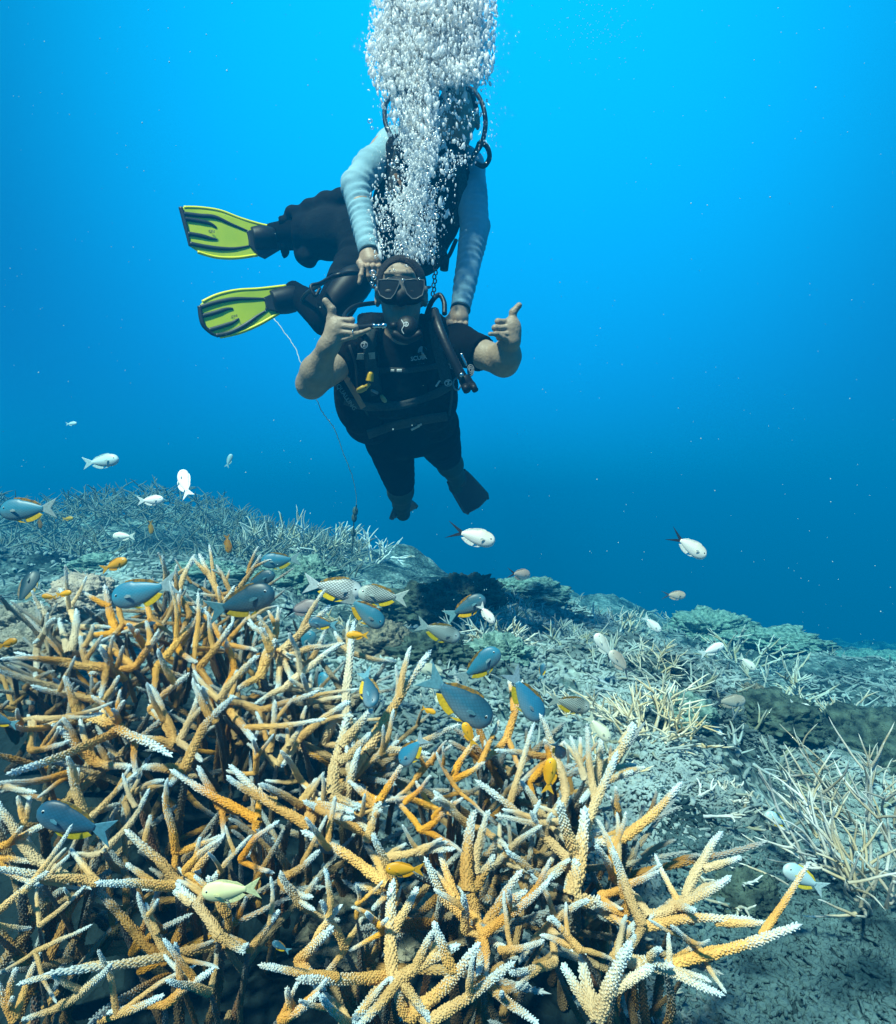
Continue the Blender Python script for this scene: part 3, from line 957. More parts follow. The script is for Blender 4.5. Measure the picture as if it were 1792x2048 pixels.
darkrock = material('algae covered rock', (.10, .15, .12), .95, scale=32, color2=(.015, .03, .03), bump=1, bscale=130, spec=.1)
brownrock = material('brown turf rock', (.34, .30, .22), .95, scale=45, color2=(.06, .08, .07), bump=1, bscale=160, spec=.1)
greenrock = material('teal algae rock', (.30, .46, .40), .95, scale=40, color2=(.05, .12, .11), bump=1, bscale=150, spec=.1)
lump_m = material('lumpy porites', (.62, .52, .40), .8, scale=60, color2=(.36, .32, .28), bump=.8, bscale=260)
lump_g = material('grey turf coral', (.42, .40, .32), .85, scale=60, color2=(.15, .17, .15), bump=1, bscale=220)
BOULD = [
 (168, 1196, 1.5, (.075, .06, .055), lump_m, 'boulder_coral', 'rounded beige lumpy boulder coral behind the thicket at upper left', 'boulder coral', 3, .22, 2.4),
 (30, 1262, 1.35, (.10, .07, .055), lump_g, 'boulder_coral', 'mossy grey boulder coral at the left edge of the picture', 'boulder coral', 7, .3, 2.6),
 (70, 1300, 1.25, (.09, .07, .05), lump_g, 'boulder_coral', 'low brown turf covered lump in front of the grey boulder coral', 'boulder coral', 9, .3, 3),
 (840, 1215, 3.0, (.17, .15, .11), darkrock, 'rock', 'dark overhanging rock at the centre behind the striped fishes', 'rock', 1, .4, 1.8),
 (935, 1195, 3.2, (.16, .15, .10), darkrock, 'rock', 'dark algae tufted rock carrying the round bluish coral', 'rock', 2, .45, 2.1),
 (760, 1300, 2.1, (.13, .12, .075), brownrock, 'rock', 'brown rock lump behind the tallest staghorn finger', 'rock', 4, .4, 2.2),
 (860, 1310, 2.1, (.13, .12, .07), darkrock, 'rock', 'maroon dark rock between the teal fish and the staghorn tip', 'rock', 5, .4, 2.3),
 (1000, 1310, 2.5, (.12, .12, .07), greenrock, 'rock', 'teal algae rock below the pale finger coral', 'rock', 6, .4, 2.4),
 (600, 1165, 3.0, (.20, .15, .10), greenrock, 'rock', 'rounded green knobbly rock behind the silver striped fish', 'rock', 8, .4, 2.6),
 (1540, 1440, 2.3, (.17, .15, .09), darkrock, 'rock', 'dark cave rock on the right slope under the brown chromis', 'rock', 10, .4, 1.8),
 (1510, 1402, 2.15, (.065, .06, .05), brownrock, 'rock', 'small brown knob stuck on the cave rock', 'rock', 11, .3, 2.4),
 (1790, 1530, 1.9, (.22, .18, .14), darkrock, 'rock', 'black rock hollow at the right edge of the picture', 'rock', 12, .4, 1.6),
 (1420, 1262, 4.2, (.26, .24, .12), greenrock, 'rock', 'dark mound on the skyline right of the small white fish', 'rock', 13, .45, 1.8),
 (1560, 1285, 6.5, (.4, .3, .12), greenrock, 'rock', 'faint dark bank far off on the right skyline', 'rock', 14, .5, 1.6),
 (1730, 1340, 6.0, (.5, .4, .14), greenrock, 'rock', 'faint dark bank at the right edge of the skyline', 'rock', 15, .5, 1.6),
 (1370, 1425, 1.9, (.09, .08, .06), greenrock, 'rock', 'smooth pale teal rock right of the cream bush', 'rock', 16, .25, 2.0),
 (1480, 1800, 1.05, (.06, .05, .04), darkrock, 'rock', 'dark pit rock in the rubble at lower right', 'rock', 17, .35, 2.0),
 (760, 1890, .78, (.10, .08, .05), brownrock, 'rock', 'dull brown rock seen through the gap at the bottom centre', 'rock', 18, .3, 2.0),
 (1040, 1185, 5.2, (.34, .3, .10), greenrock, 'rock', 'hazy low rock behind the small tailed chromis', 'rock', 19, .5, 1.8),
 (200, 1135, 3.4, (.16, .14, .06), greenrock, 'rock', 'small teal stone on the sand behind the orange damselfish', 'rock', 20, .4, 2),
 (420, 1150, 3.2, (.2, .14, .06), greenrock, 'rock', 'hazy stone behind the peak of the thicket', 'rock', 21, .4, 2),
]
for (px, py, Y, sz, m, nm, lab, cat, sd, lump, fr) in BOULD:
    boulder(px, py, Y, sz, m, nm, lab, cat, sd, lump, fr)
boulder(1310, 2080, .95, (.32, .2, .10), darkrock, 'rock', 'dark shaded rock under the long bristly arms, bottom right', 'rock', 31, .4, 2.2)


# ------------------------------------------------------------------ fish
def fish_mat(name, top, side, belly, scales=0, rough=.45, topline=.55, rear=None):
    m = bpy.data.materials.new(name)
    m.use_nodes = True
    n, l = m.node_tree.nodes, m.node_tree.links
    b = n['Principled BSDF']; b.inputs['Roughness'].default_value = rough; b.inputs['Specular IOR Level'].default_value = .5
    t = n.new('ShaderNodeTexCoord')
    se = n.new('ShaderNodeSeparateXYZ'); l.new(t.outputs['Object'], se.inputs[0])
    nz = n.new('ShaderNodeTexNoise'); nz.inputs['Scale'].default_value = 9; l.new(t.outputs['Object'], nz.inputs['Vector'])
    ma = n.new('ShaderNodeMath'); ma.operation = 'MULTIPLY_ADD'; ma.inputs[1].default_value = .12
    l.new(nz.outputs[0], ma.inputs[0]); l.new(se.outputs[2], ma.inputs[2])
    mr = n.new('ShaderNodeMapRange'); mr.inputs[1].default_value = -.22; mr.inputs[2].default_value = .34
    l.new(ma.outputs[0], mr.inputs[0])
    r = n.new('ShaderNodeValToRGB'); l.new(mr.outputs[0], r.inputs[0])
    r.color_ramp.elements[0].position = .05; r.color_ramp.elements[0].color = (*belly, 1)
    r.color_ramp.elements[1].position = 1; r.color_ramp.elements[1].color = (*top, 1)
    e = r.color_ramp.elements.new(topline); e.color = (*side, 1)
    res = r.outputs[0]
    if scales:
        # rows of scales, each with a dark rear rim
        mp = n.new('ShaderNodeMapping'); mp.inputs['Scale'].default_value = (1, 0, 1)
        l.new(t.outputs['Object'], mp.inputs['Vector'])
        sp = n.new('ShaderNodeSeparateXYZ'); l.new(mp.outputs[0], sp.inputs[0])
        a1 = n.new('ShaderNodeMath'); a1.operation = 'MULTIPLY'; a1.inputs[1].default_value = 75; l.new(sp.outputs[0], a1.inputs[0])
        a2 = n.new('ShaderNodeMath'); a2.operation = 'MULTIPLY'; a2.inputs[1].default_value = 105; l.new(sp.outputs[2], a2.inputs[0])
        s1 = n.new('ShaderNodeMath'); s1.operation = 'ADD'; l.new(a1.outputs[0], s1.inputs[0]); l.new(a2.outputs[0], s1.inputs[1])
        s2 = n.new('ShaderNodeMath'); s2.operation = 'SUBTRACT'; l.new(a1.outputs[0], s2.inputs[0]); l.new(a2.outputs[0], s2.inputs[1])
        c1 = n.new('ShaderNodeMath'); c1.operation = 'SINE'; l.new(s1.outputs[0], c1.inputs[0])
        c2 = n.new('ShaderNodeMath'); c2.operation = 'SINE'; l.new(s2.outputs[0], c2.inputs[0])
        mn = n.new('ShaderNodeMath'); mn.operation = 'MAXIMUM'; l.new(c1.outputs[0], mn.inputs[0]); l.new(c2.outputs[0], mn.inputs[1])
        m2 = n.new('ShaderNodeMapRange'); m2.inputs[1].default_value = .45; m2.inputs[2].default_value = .95
        m2.inputs[3].default_value = 1; m2.inputs[4].default_value = 1 - scales
        l.new(mn.outputs[0], m2.inputs[0])
        # fade on the head
        hd = n.new('ShaderNodeMapRange'); hd.inputs[1].default_value = .25; hd.inputs[2].default_value = .33
        l.new(se.outputs[0], hd.inputs[0])
        mxf = n.new('ShaderNodeMath'); mxf.operation = 'MAXIMUM'; l.new(m2.outputs[0], mxf.inputs[0]); l.new(hd.outputs[0], mxf.inputs[1])
        mu = n.new('ShaderNodeMix'); mu.data_type = 'RGBA'; mu.blend_type = 'MULTIPLY'; mu.inputs[0].default_value = 1
        l.new(res, mu.inputs[6]); l.new(mxf.outputs[0], mu.inputs[7]); res = mu.outputs[2]
    oi = n.new('ShaderNodeObjectInfo')
    m3 = n.new('ShaderNodeMix'); m3.data_type = 'RGBA'; m3.blend_type = 'MULTIPLY'; m3.inputs[0].default_value = 1
    l.new(res, m3.inputs[6]); l.new(oi.outputs['Color'], m3.inputs[7])
    l.new(m3.outputs[2], b.inputs['Base Color'])
    return m


def fin_mat(name, c, edge=None, trans=.25):
    m = material(name, c, .5, scale=20, var=.3, tint_obj=True)
    return m


FM = {
 'blue': (fish_mat('blue damsel skin', (.012, .05, .08), (.03, .17, .27), (.26, .40, .48), .22), fin_mat('yellow fin', (.95, .60, .02)), fin_mat('blue tail fin', (.16, .42, .52))),
 'bright': (fish_mat('bright blue damsel skin', (.02, .21, .36), (.04, .31, .48), (.30, .48, .55), .15), fin_mat('yellow fin bright', (.95, .62, .02)), fin_mat('pale tail fin', (.42, .58, .62))),
 'silver': (fish_mat('silver scaled damsel skin', (.10, .14, .14), (.62, .68, .68), (.75, .80, .80), .85), fin_mat('golden fin', (.98, .65, .02)), fin_mat('silver tail fin', (.55, .65, .66))),
 'pale': (fish_mat('pale chromis skin', (.50, .42, .32), (.86, .82, .74), (.95, .95, .92), .12), fin_mat('pale fin', (.8, .8, .74)), fin_mat('black tail streamer', (.02, .03, .05))),
 'white': (fish_mat('white chromis skin', (.72, .76, .70), (.90, .92, .90), (.95, .97, .97), 0), fin_mat('white fin', (.85, .88, .84)), fin_mat('white tail fin', (.75, .84, .84))),
 'ghost': (fish_mat('ghostly pale damsel skin', (.30, .52, .58), (.52, .72, .76), (.70, .82, .84), .06), fin_mat('lemon fin', (.85, .62, .04)), fin_mat('ghostly tail fin', (.45, .62, .66))),
 'brown': (fish_mat('brown chromis skin', (.26, .20, .15), (.42, .36, .30), (.66, .68, .66), .15), fin_mat('brown fin', (.4, .34, .28)), fin_mat('dark tail fin', (.04, .06, .08))),
 'orange': (fish_mat('orange damsel skin', (.80, .33, .01), (.90, .42, .01), (.88, .50, .03), .12), fin_mat('orange fin', (.90, .40, .01)), fin_mat('orange tail fin', (.85, .42, .02))),
}
eye_white = material('fish eye ring', (.6, .65, .65), .3)
eye_black = material('fish pupil', (.004, .004, .006), .1, spec=.8)


def body_mesh(kind, mat, depth=.25, thick=.115):
    nx, na = 26, 18
    V = []; Fc = []
    for i in range(nx + 1):
        t = i / nx
        x = .5 - t
        # upper and lower profile of a deep-bodied damselfish
        h = depth * (math.sin(math.pi * min(1, t ** .62 * .97)) ** .78)
        ped = .052 + .02 * max(0, (t - .9) / .1)
        if t > .55: h = max(h, ped)
        if i == 0: h = .012
        up = h * (1.04 if t < .5 else .95); lo = h * 1.0
        w = thick * (math.sin(math.pi * min(1, t ** .55 * .99)) ** .7)
        w = max(w, .008)
        zc = -.03 * math.sin(math.pi * t) * 0 + (-.02 if t < .08 else -.02 * (1 - t))
        for k in range(na):
            a = 2 * math.pi * k / na
            s, c = math.sin(a), math.cos(a)
            V.append((x, w * c * (1 - .25 * abs(s)), zc + (up if s > 0 else lo) * s))
    for i in range(nx):
        for k in range(na):
            Fc.append((i * na + k, (i + 1) * na + k, (i + 1) * na + (k + 1) % na, i * na + (k + 1) % na))
    Fc.append(tuple(range(na))); Fc.append(tuple(nx * na + k for k in range(na))[::-1])
    return mesh('fish body', V, Fc, mat)


def fin_mesh(name, pts, mat, th=.012, y=0.0, lean=0.0):
    """thin fin in the x-z plane with rays as ridges"""
    mb = MB()
    mb.slab([Vector((p[0], y + lean * i / max(1, len(pts)), p[1])) for i, p in enumerate(pts)], th)
    return mesh(name, mb.v, mb.f, mat, False)


TPL = {}
DORS = material('amber back fin', (.62, .30, .02), .5, scale=14, color2=(.10, .10, .06), tint_obj=True)


def hprof(t, depth):
    return depth * (math.sin(math.pi * min(1, t ** .62 * .97)) ** .78)


for kind, (bm_, fm_, tm_) in FM.items():
    deep = {'ghost': .24, 'blue': .245, 'bright': .25, 'silver': .24, 'pale': .235, 'white': .22, 'brown': .24, 'orange': .225}[kind]
    parts = [('body', body_mesh(kind, bm_, deep, .105), None)]
    # dorsal fin follows the back
    up = [(.5 - t, hprof(t, deep) * .96 - .02) for t in np.linspace(.30, .88, 9)]
    top = [(x - .03 - .05 * i / 8, z + .058 * math.sin(math.pi * min(1, .25 + i / 10)) ** .6 + (.03 if i > 5 else 0) * (8 - i) / 3) for i, (x, z) in enumerate(up)]
    parts.append(('dorsal_fin', fin_mesh('dorsal', up + top[::-1], DORS if kind in ('blue', 'bright', 'silver') else fm_), None))
    lo = [(.5 - t, -hprof(t, deep) * .94 - .01) for t in np.linspace(.56, .90, 6)]
    bot = [(x - .05 - .03 * i / 5, z - .105 * math.sin(math.pi * min(1, .3 + i / 8)) ** .6) for i, (x, z) in enumerate(lo)]
    parts.append(('anal_fin', fin_mesh('anal', lo + bot[::-1], fm_), None))
    pel = [(.18, -deep * .93), (.06, -deep * 1.0), (-.08, -deep * 1.28), (.05, -deep * 1.22)]
    parts.append(('pelvic_fin', fin_mesh('pelvic', pel, fm_, .02), None))
    if kind in ('pale', 'brown'):
        tail = [(-.44, .05), (-.56, .10), (-.95, .26), (-.66, .06), (-.56, .0), (-.66, -.06), (-.95, -.26), (-.56, -.10), (-.44, -.05)]
    else:
        tail = [(-.44, .045), (-.58, .12), (-.82, .24), (-.76, .14), (-.67, .0), (-.76, -.14), (-.82, -.24), (-.58, -.12), (-.44, -.045)]
    parts.append(('tail_fin', fin_mesh('tail', tail, tm_, .014), None))
    for sgn in (1, -1):
        pec = [(.20, -.02), (.13, .01), (.06, -.01), (.05, -.05), (.12, -.055), (.19, -.045)]
        mb = MB(); mb.slab([Vector((x, sgn * (.105 + (.22 - x) * .25), z)) for x, z in pec], .008)
        parts.append(('pectoral_fin', mesh('pectoral', mb.v, mb.f, tm_ if kind in ('blue', 'bright', 'silver') else fm_, False), None))
        eb = MB().ball((.355, sgn * .073, .035), (.036, .016, .036), 14, 8)
        pb = MB().ball((.357, sgn * .083, .035), (.023, .011, .023), 12, 8)
        parts.append(('eye', mesh('eye', eb.v, eb.f, eye_white), mesh('pupil', pb.v, pb.f, eye_black)))
    TPL[kind] = parts


def fish(px, py, ln, head, kind, lab, Y=None, yaw=0.0, tint=(1, 1, 1), flip=False, roll=0.0, length=None):
    """px,py centre; ln picture length in px; head: heading in the picture plane in degrees; yaw away from it"""
    body = length or {'blue': .095, 'bright': .09, 'silver': .09, 'pale': .07, 'white': .06, 'brown': .06, 'orange': .055, 'ghost': .06}[kind]
    ln = ln * (1.1 if kind in ('white', 'pale') else 1.0)
    if kind in ('blue', 'bright'): tint = tuple(q * .75 for q in tint)
    ln_true = ln / max(.35, math.cos(math.radians(yaw)))
    if Y is None: Y = body * 1.3 * F / ln_true
    if 1180 < py < 2000 and px < 1230 and kind in ('blue', 'bright', 'orange', 'silver', 'white') and 'behind' not in lab and 'under the combed' not in lab and 'partly' not in lab:
        Y = min(Y, canopy(px, py) * .90)
    sc = ln_true * Y / F / 1.3
    c = P(px, py, Y)
    a = math.radians(head); yw = math.radians(yaw)
    fwd = Vector((math.cos(a) * math.cos(yw), math.sin(yw), math.sin(a) * math.cos(yw))).normalized()
    left = math.cos(a) < 0
    upv = Vector((-math.sin(a), 0, math.cos(a)))
    if upv.z < 0 or (abs(upv.z) < 1e-3 and flip): upv = -upv
    if flip: upv = -upv if abs(math.cos(a)) < .45 else upv
    upv = (upv + Vector((0, math.sin(roll), 0)))
    upv = (upv - fwd * upv.dot(fwd)).normalized()
    side = upv.cross(fwd)
    M = Matrix((fwd * sc, side * sc, upv * sc)).transposed().to_4x4()
    M.translation = c + fwd * sc * .13
    root = bpy.data.objects.new('fish', None); COL.objects.link(root); root.empty_display_size = .3
    root.matrix_world = M
    grp = {'ghost': 'blue yellow finned damselfish', 'blue': 'blue yellow finned damselfish', 'bright': 'blue yellow finned damselfish', 'silver': 'blue yellow finned damselfish',
           'pale': 'pale chromis over the reef', 'white': 'pale chromis over the reef', 'brown': 'pale chromis over the reef', 'orange': 'small orange damselfish'}[kind]
    tag(root, lab, 'fish', grp)
    small = ln < 34
    for nm, me, sub in TPL[kind]:
        if small and nm in ('pectoral_fin', 'eye', 'pelvic_fin'): continue
        o = bpy.data.objects.new(nm, me); COL.objects.link(o); o.parent = root
        o.color = (*tint, 1)
        if sub is not None:
            s = bpy.data.objects.new('pupil', sub); COL.objects.link(s); s.parent = o
    return root


FISH = [
 (55, 1018, 112, 182, 'bright', 'pale blue fish with yellow belly fin hugging the left edge', dict(tint=(1, .95, .9))),
 (287, 1182, 135, 194, 'bright', 'brightest blue fish with orange back fin at the top left of the thicket', {}),
 (484, 1202, 140, 18, 'blue', 'darkest blue fish with yellow fins hovering over the left thicket peak', dict(tint=(.55, .6, .6))),
 (560, 1120, 78, 184, 'bright', 'small faint blue fish with orange lined back above the thicket peak', dict(tint=(.7, .8, .8))),
 (518, 1160, 70, 25, 'blue', 'shadowy blue fish half hidden above the darkest blue one', dict(tint=(.6, .7, .7), Y=1.25)),
 (668, 1175, 118, -8, 'silver', 'silver fish with dark scale rows and bright yellow belly, left of two', {}),
 (764, 1190, 100, 172, 'silver', 'silver striped fish facing left toward the other striped one', dict(tint=(.75, .8, .75))),
 (730, 1222, 98, -38, 'bright', 'grey blue fish diving right just under the two striped ones', dict(tint=(.9, .8, .75))),
 (932, 1214, 88, 28, 'blue', 'teal fish with orange back in front of the dark central rock', dict(tint=(1.2, 1.1, 1))),
 (878, 1262, 92, -18, 'silver', 'teal striped fish facing right below the dark central rock', dict(tint=(.45, .58, .58))),
 (958, 1330, 105, 38, 'bright', 'blue fish swimming up and right above the biggest one', dict(tint=(.7, .8, .8))),
 (918, 1398, 165, -36, 'blue', 'biggest blue fish with yellow belly fins at the centre of the picture', {}),
 (1052, 1392, 118, -58, 'bright', 'slender bright blue fish diving steeply beside a staghorn finger', dict(tint=(.7, .8, .9))),
 (645, 1382, 84, 82, 'bright', 'blue fish seen from above behind the left tall finger', dict(yaw=-15, roll=.9)),
 (738, 1376, 60, -60, 'blue', 'dark teal fish facing the camera between the two tall fingers', dict(yaw=-50)),
 (824, 1500, 84, -128, 'bright', 'thin light blue fish slanting down among the central branches', dict(tint=(1, 1, 1.05), yaw=20, roll=.5)),
 (1118, 1500, 52, -62, 'blue', 'small teal fish right of the orange branch tips', dict(yaw=35, tint=(1.1, 1.2, 1.2))),
 (148, 1642, 158, 162, 'blue', 'large dark blue fish with yellow fins inside the lower left thicket', dict(tint=(.6, .75, .85))),
 (58, 1455, 58, 130, 'bright', 'blurred blue fish behind the left edge branches', dict(tint=(.5, .6, .7), yaw=35)),
 (1140, 1407, 84, -12, 'silver', 'grey fish with yellow anal fin left of the cream coral bush', dict(tint=(.5, .55, .5))),
 (645, 1246, 58, 170, 'blue', 'faint teal fish under the silver pair', dict(tint=(1.2, 1.2, 1.2))),
 (604, 1216, 70, 15, 'brown', 'grey mauve fish behind the long golden arm', dict(tint=(.8, .8, 1))),
 (1608, 1756, 96, 150, 'ghost', 'pale fish with yellow underside over the lower right rubble', dict(Y=.8)),
 (1556, 1640, 58, 150, 'ghost', 'ghostly pale fish with a yellow streak on the right rubble slope', dict(Y=1.0)),
 (6, 1440, 60, 160, 'blue', 'dark blue fish cut by the left edge of the picture', {}),
 (1084, 1342, 32, 82, 'blue', 'tiny blue fish standing upright above the diving pair', dict(tint=(1.2, 1.3, 1.3))),
 (1298, 1790, 90, -55, 'bright', 'leaf shaped grey blue fish behind the lower right staghorn', dict(tint=(1, 1, 1), yaw=30)),
 (1660, 1706, 56, 175, 'white', 'bluish white fish left of the tall twiggy coral', dict(tint=(.6, .85, .95))),
 (562, 1893, 40, 150, 'blue', 'tiny dark fish with orange belly over the bottom hollow', {}),
 (601, 1290, 78, 42, 'bright', 'grey blue fish behind the golden arm, tail down', dict(tint=(.8, .75, .7))),
 (1120, 1560, 10, 0, None, '', {}),
 (948, 1072, 82, -14, 'pale', 'white fish with dark forked tail just below the divers', {}),
 (1380, 1092, 72, -32, 'pale', 'white fish with dark streamers alone in open water at right', {}),
 (1040, 1148, 46, -8, 'brown', 'brown fish with black swallow tail below the fin of the diver', dict(yaw=35, tint=(1.3, 1.2, 1.2))),
 (1350, 1190, 44, 0, 'brown', 'small brownish fish above the skyline right of centre', dict(tint=(1.2, 1.15, 1.1))),
 (1460, 1402, 64, 4, 'brown', 'brown chromis with black tail above the cave rock', dict(tint=(.9, 1, 1))),
 (1208, 1292, 56, 122, 'pale', 'pale fish climbing left above the cream coral bush', {}),
 (1240, 1324, 62, 130, 'brown', 'greyish swallow tailed fish right under the climbing pale one', dict(tint=(1.3, 1.3, 1.3))),
 (1467, 1466, 42, 65, 'brown', 'brown fish turned away in the mouth of the cave rock', dict(yaw=40)),
 (1776, 1476, 50, -24, 'pale', 'pale fish with black streamer at the right edge', {}),
 (203, 922, 66, 8, 'white', 'blue white fish swimming right high on the left', dict(tint=(.55, .8, .85))),
 (370, 966, 58, 118, 'white', 'brilliant white fish banking with its tail to the lower right', dict(yaw=30)),
 (302, 1000, 48, 4, 'white', 'white oval fish on the face of the hazy ridge', {}),
 (247, 1072, 40, 178, 'white', 'small cream fish low on the sand at left', dict(tint=(1, 1, .92))),
 (1305, 1248, 42, -42, 'white', 'white fish slanting down on the right skyline', {}),
 (1424, 1299, 48, 24, 'white', 'white fish with clear forked tail over the dark mound', {}),
 (1495, 1326, 40, -40, 'white', 'cream fish right of the dark mound', dict(tint=(1, .97, .88))),
 (1374, 1325, 28, 5, 'white', 'tiny white fish at the edge of the cream bush', dict(tint=(.8, .9, .9))),
 (1603, 1414, 46, -16, 'white', 'white fish on the far side of the cave rock', {}),
 (1418, 1467, 52, 2, 'white', 'white fish heading right into the cave rock', {}),
 (1542, 1502, 46, 152, 'white', 'cream fish facing left below the cave rock', dict(tint=(1, .97, .9))),
 (974, 1228, 44, -52, 'white', 'white slanting fish over the pale finger coral', dict(tint=(1, .96, .92))),
 (1198, 1456, 62, -48, 'white', 'greenish cream fish in front of the cream coral bush', dict(tint=(.85, .85, .65))),
 (868, 1340, 56, 170, 'pale', 'tan fish above the back of the biggest blue one', dict(tint=(.8, .8, .7))),
 (949, 1268, 30, 10, 'pale', 'tiny beige fish on the rubble below the white slanting one', dict(tint=(.9, .85, .8))),
 (1550, 1581, 22, 0, 'white', 'minute beige fish on the right slope', dict(tint=(.8, .7, .6))),
 (1630, 1590, 34, 12, 'white', 'small pale fish at the start of the brown twiggy coral', dict(tint=(.9, .95, .9))),
 (460, 1780, 106, 184, 'white', 'pale fish with lemon flank over the black hollow, lower left', dict(tint=(.85, .82, .45))),
 (1668, 1320, 20, 0, 'white', 'minute white fish far on the right slope', dict(tint=(.6, .8, .85))),
 (143, 847, 20, 5, 'white', 'minute white fish highest in the water at left', dict(tint=(.7, .9, .95))),
 (458, 921, 26, 70, 'white', 'faint bluish fish standing on its tail above the ridge', dict(tint=(.35, .6, .7))),
 (229, 1129, 56, 22, 'orange', 'orange fish above the lumpy boulder coral', dict(tint=(.85, .8, .8))),
 (128, 1187, 32, 12, 'orange', 'small orange fish touching the lumpy boulder coral', {}),
 (98, 1193, 30, 175, 'orange', 'smaller brownish orange fish left of the boulder coral', dict(tint=(.7, .7, .7))),
 (714, 1270, 44, 178, 'orange', 'orange fish crossed by the tallest staghorn finger', {}),
 (858, 1421, 30, -20, 'orange', 'little orange fish under the yellow fins of the biggest blue one', {}),
 (938, 1468, 52, 112, 'orange', 'vertical orange fish directly below the biggest blue one', {}),
 (808, 1738, 76, 178, 'orange', 'golden fish with black eye in front of the dark central hollow', dict(tint=(.82, .82, .8))),
 (1099, 1550, 72, 84, 'orange', 'upright orange fish left of the orange branch', {}),
 (1133, 1560, 46, -42, 'orange', 'orange fish partly behind the orange branch', {}),
 (1288, 1610, 30, 74, 'orange', 'small upright orange fish on the rubble near the long pointing arm', {}),
 (1256, 1720, 34, -20, 'orange', 'orange and blue speckled fish above the lower right junction', {}),
 (136, 1037, 22, 5, 'orange', 'minute orange fish right of the fish on the left edge', dict(tint=(.8, .9, 1.2))),
 (16, 1286, 40, 20, 'orange', 'brown orange fish under the mossy boulder at the left edge', dict(tint=(.55, .55, .5))),
 (1338, 1778, 42, 60, 'orange', 'orange fish behind the lower right staghorn stem', dict(tint=(.85, .8, .8))),
 (302, 1055, 28, -85, 'orange', 'tiny brown fish hanging head down against the ridge', dict(tint=(.4, .45, .45))),
 (456, 1088, 38, -82, 'orange', 'dark brown fish with reddish head hanging above the thicket peak', dict(tint=(.45, .4, .4))),
 (80, 1046, 24, -80, 'orange', 'stubby dark fish right below the fish on the left edge', dict(tint=(.25, .25, .25))),
 (1724, 1865, 26, 50, 'orange', 'tiny orange fish at the foot of the tall twiggy coral', {}),
 (486, 1700, 70, 28, 'orange', 'brown orange fish hidden under the combed branches', dict(tint=(.6, .55, .5))),
 (52, 1178, 74, 84, 'blue', 'dark fish with orange belly standing upright at left', dict(tint=(.4, .4, .35), yaw=30)),
 (300, 1108, 10, 0, None, '', {}),
]
for f in FISH:
    if f[4] is None: continue
    fish(f[0], f[1], f[2], f[3], f[4], f[5], **f[6])

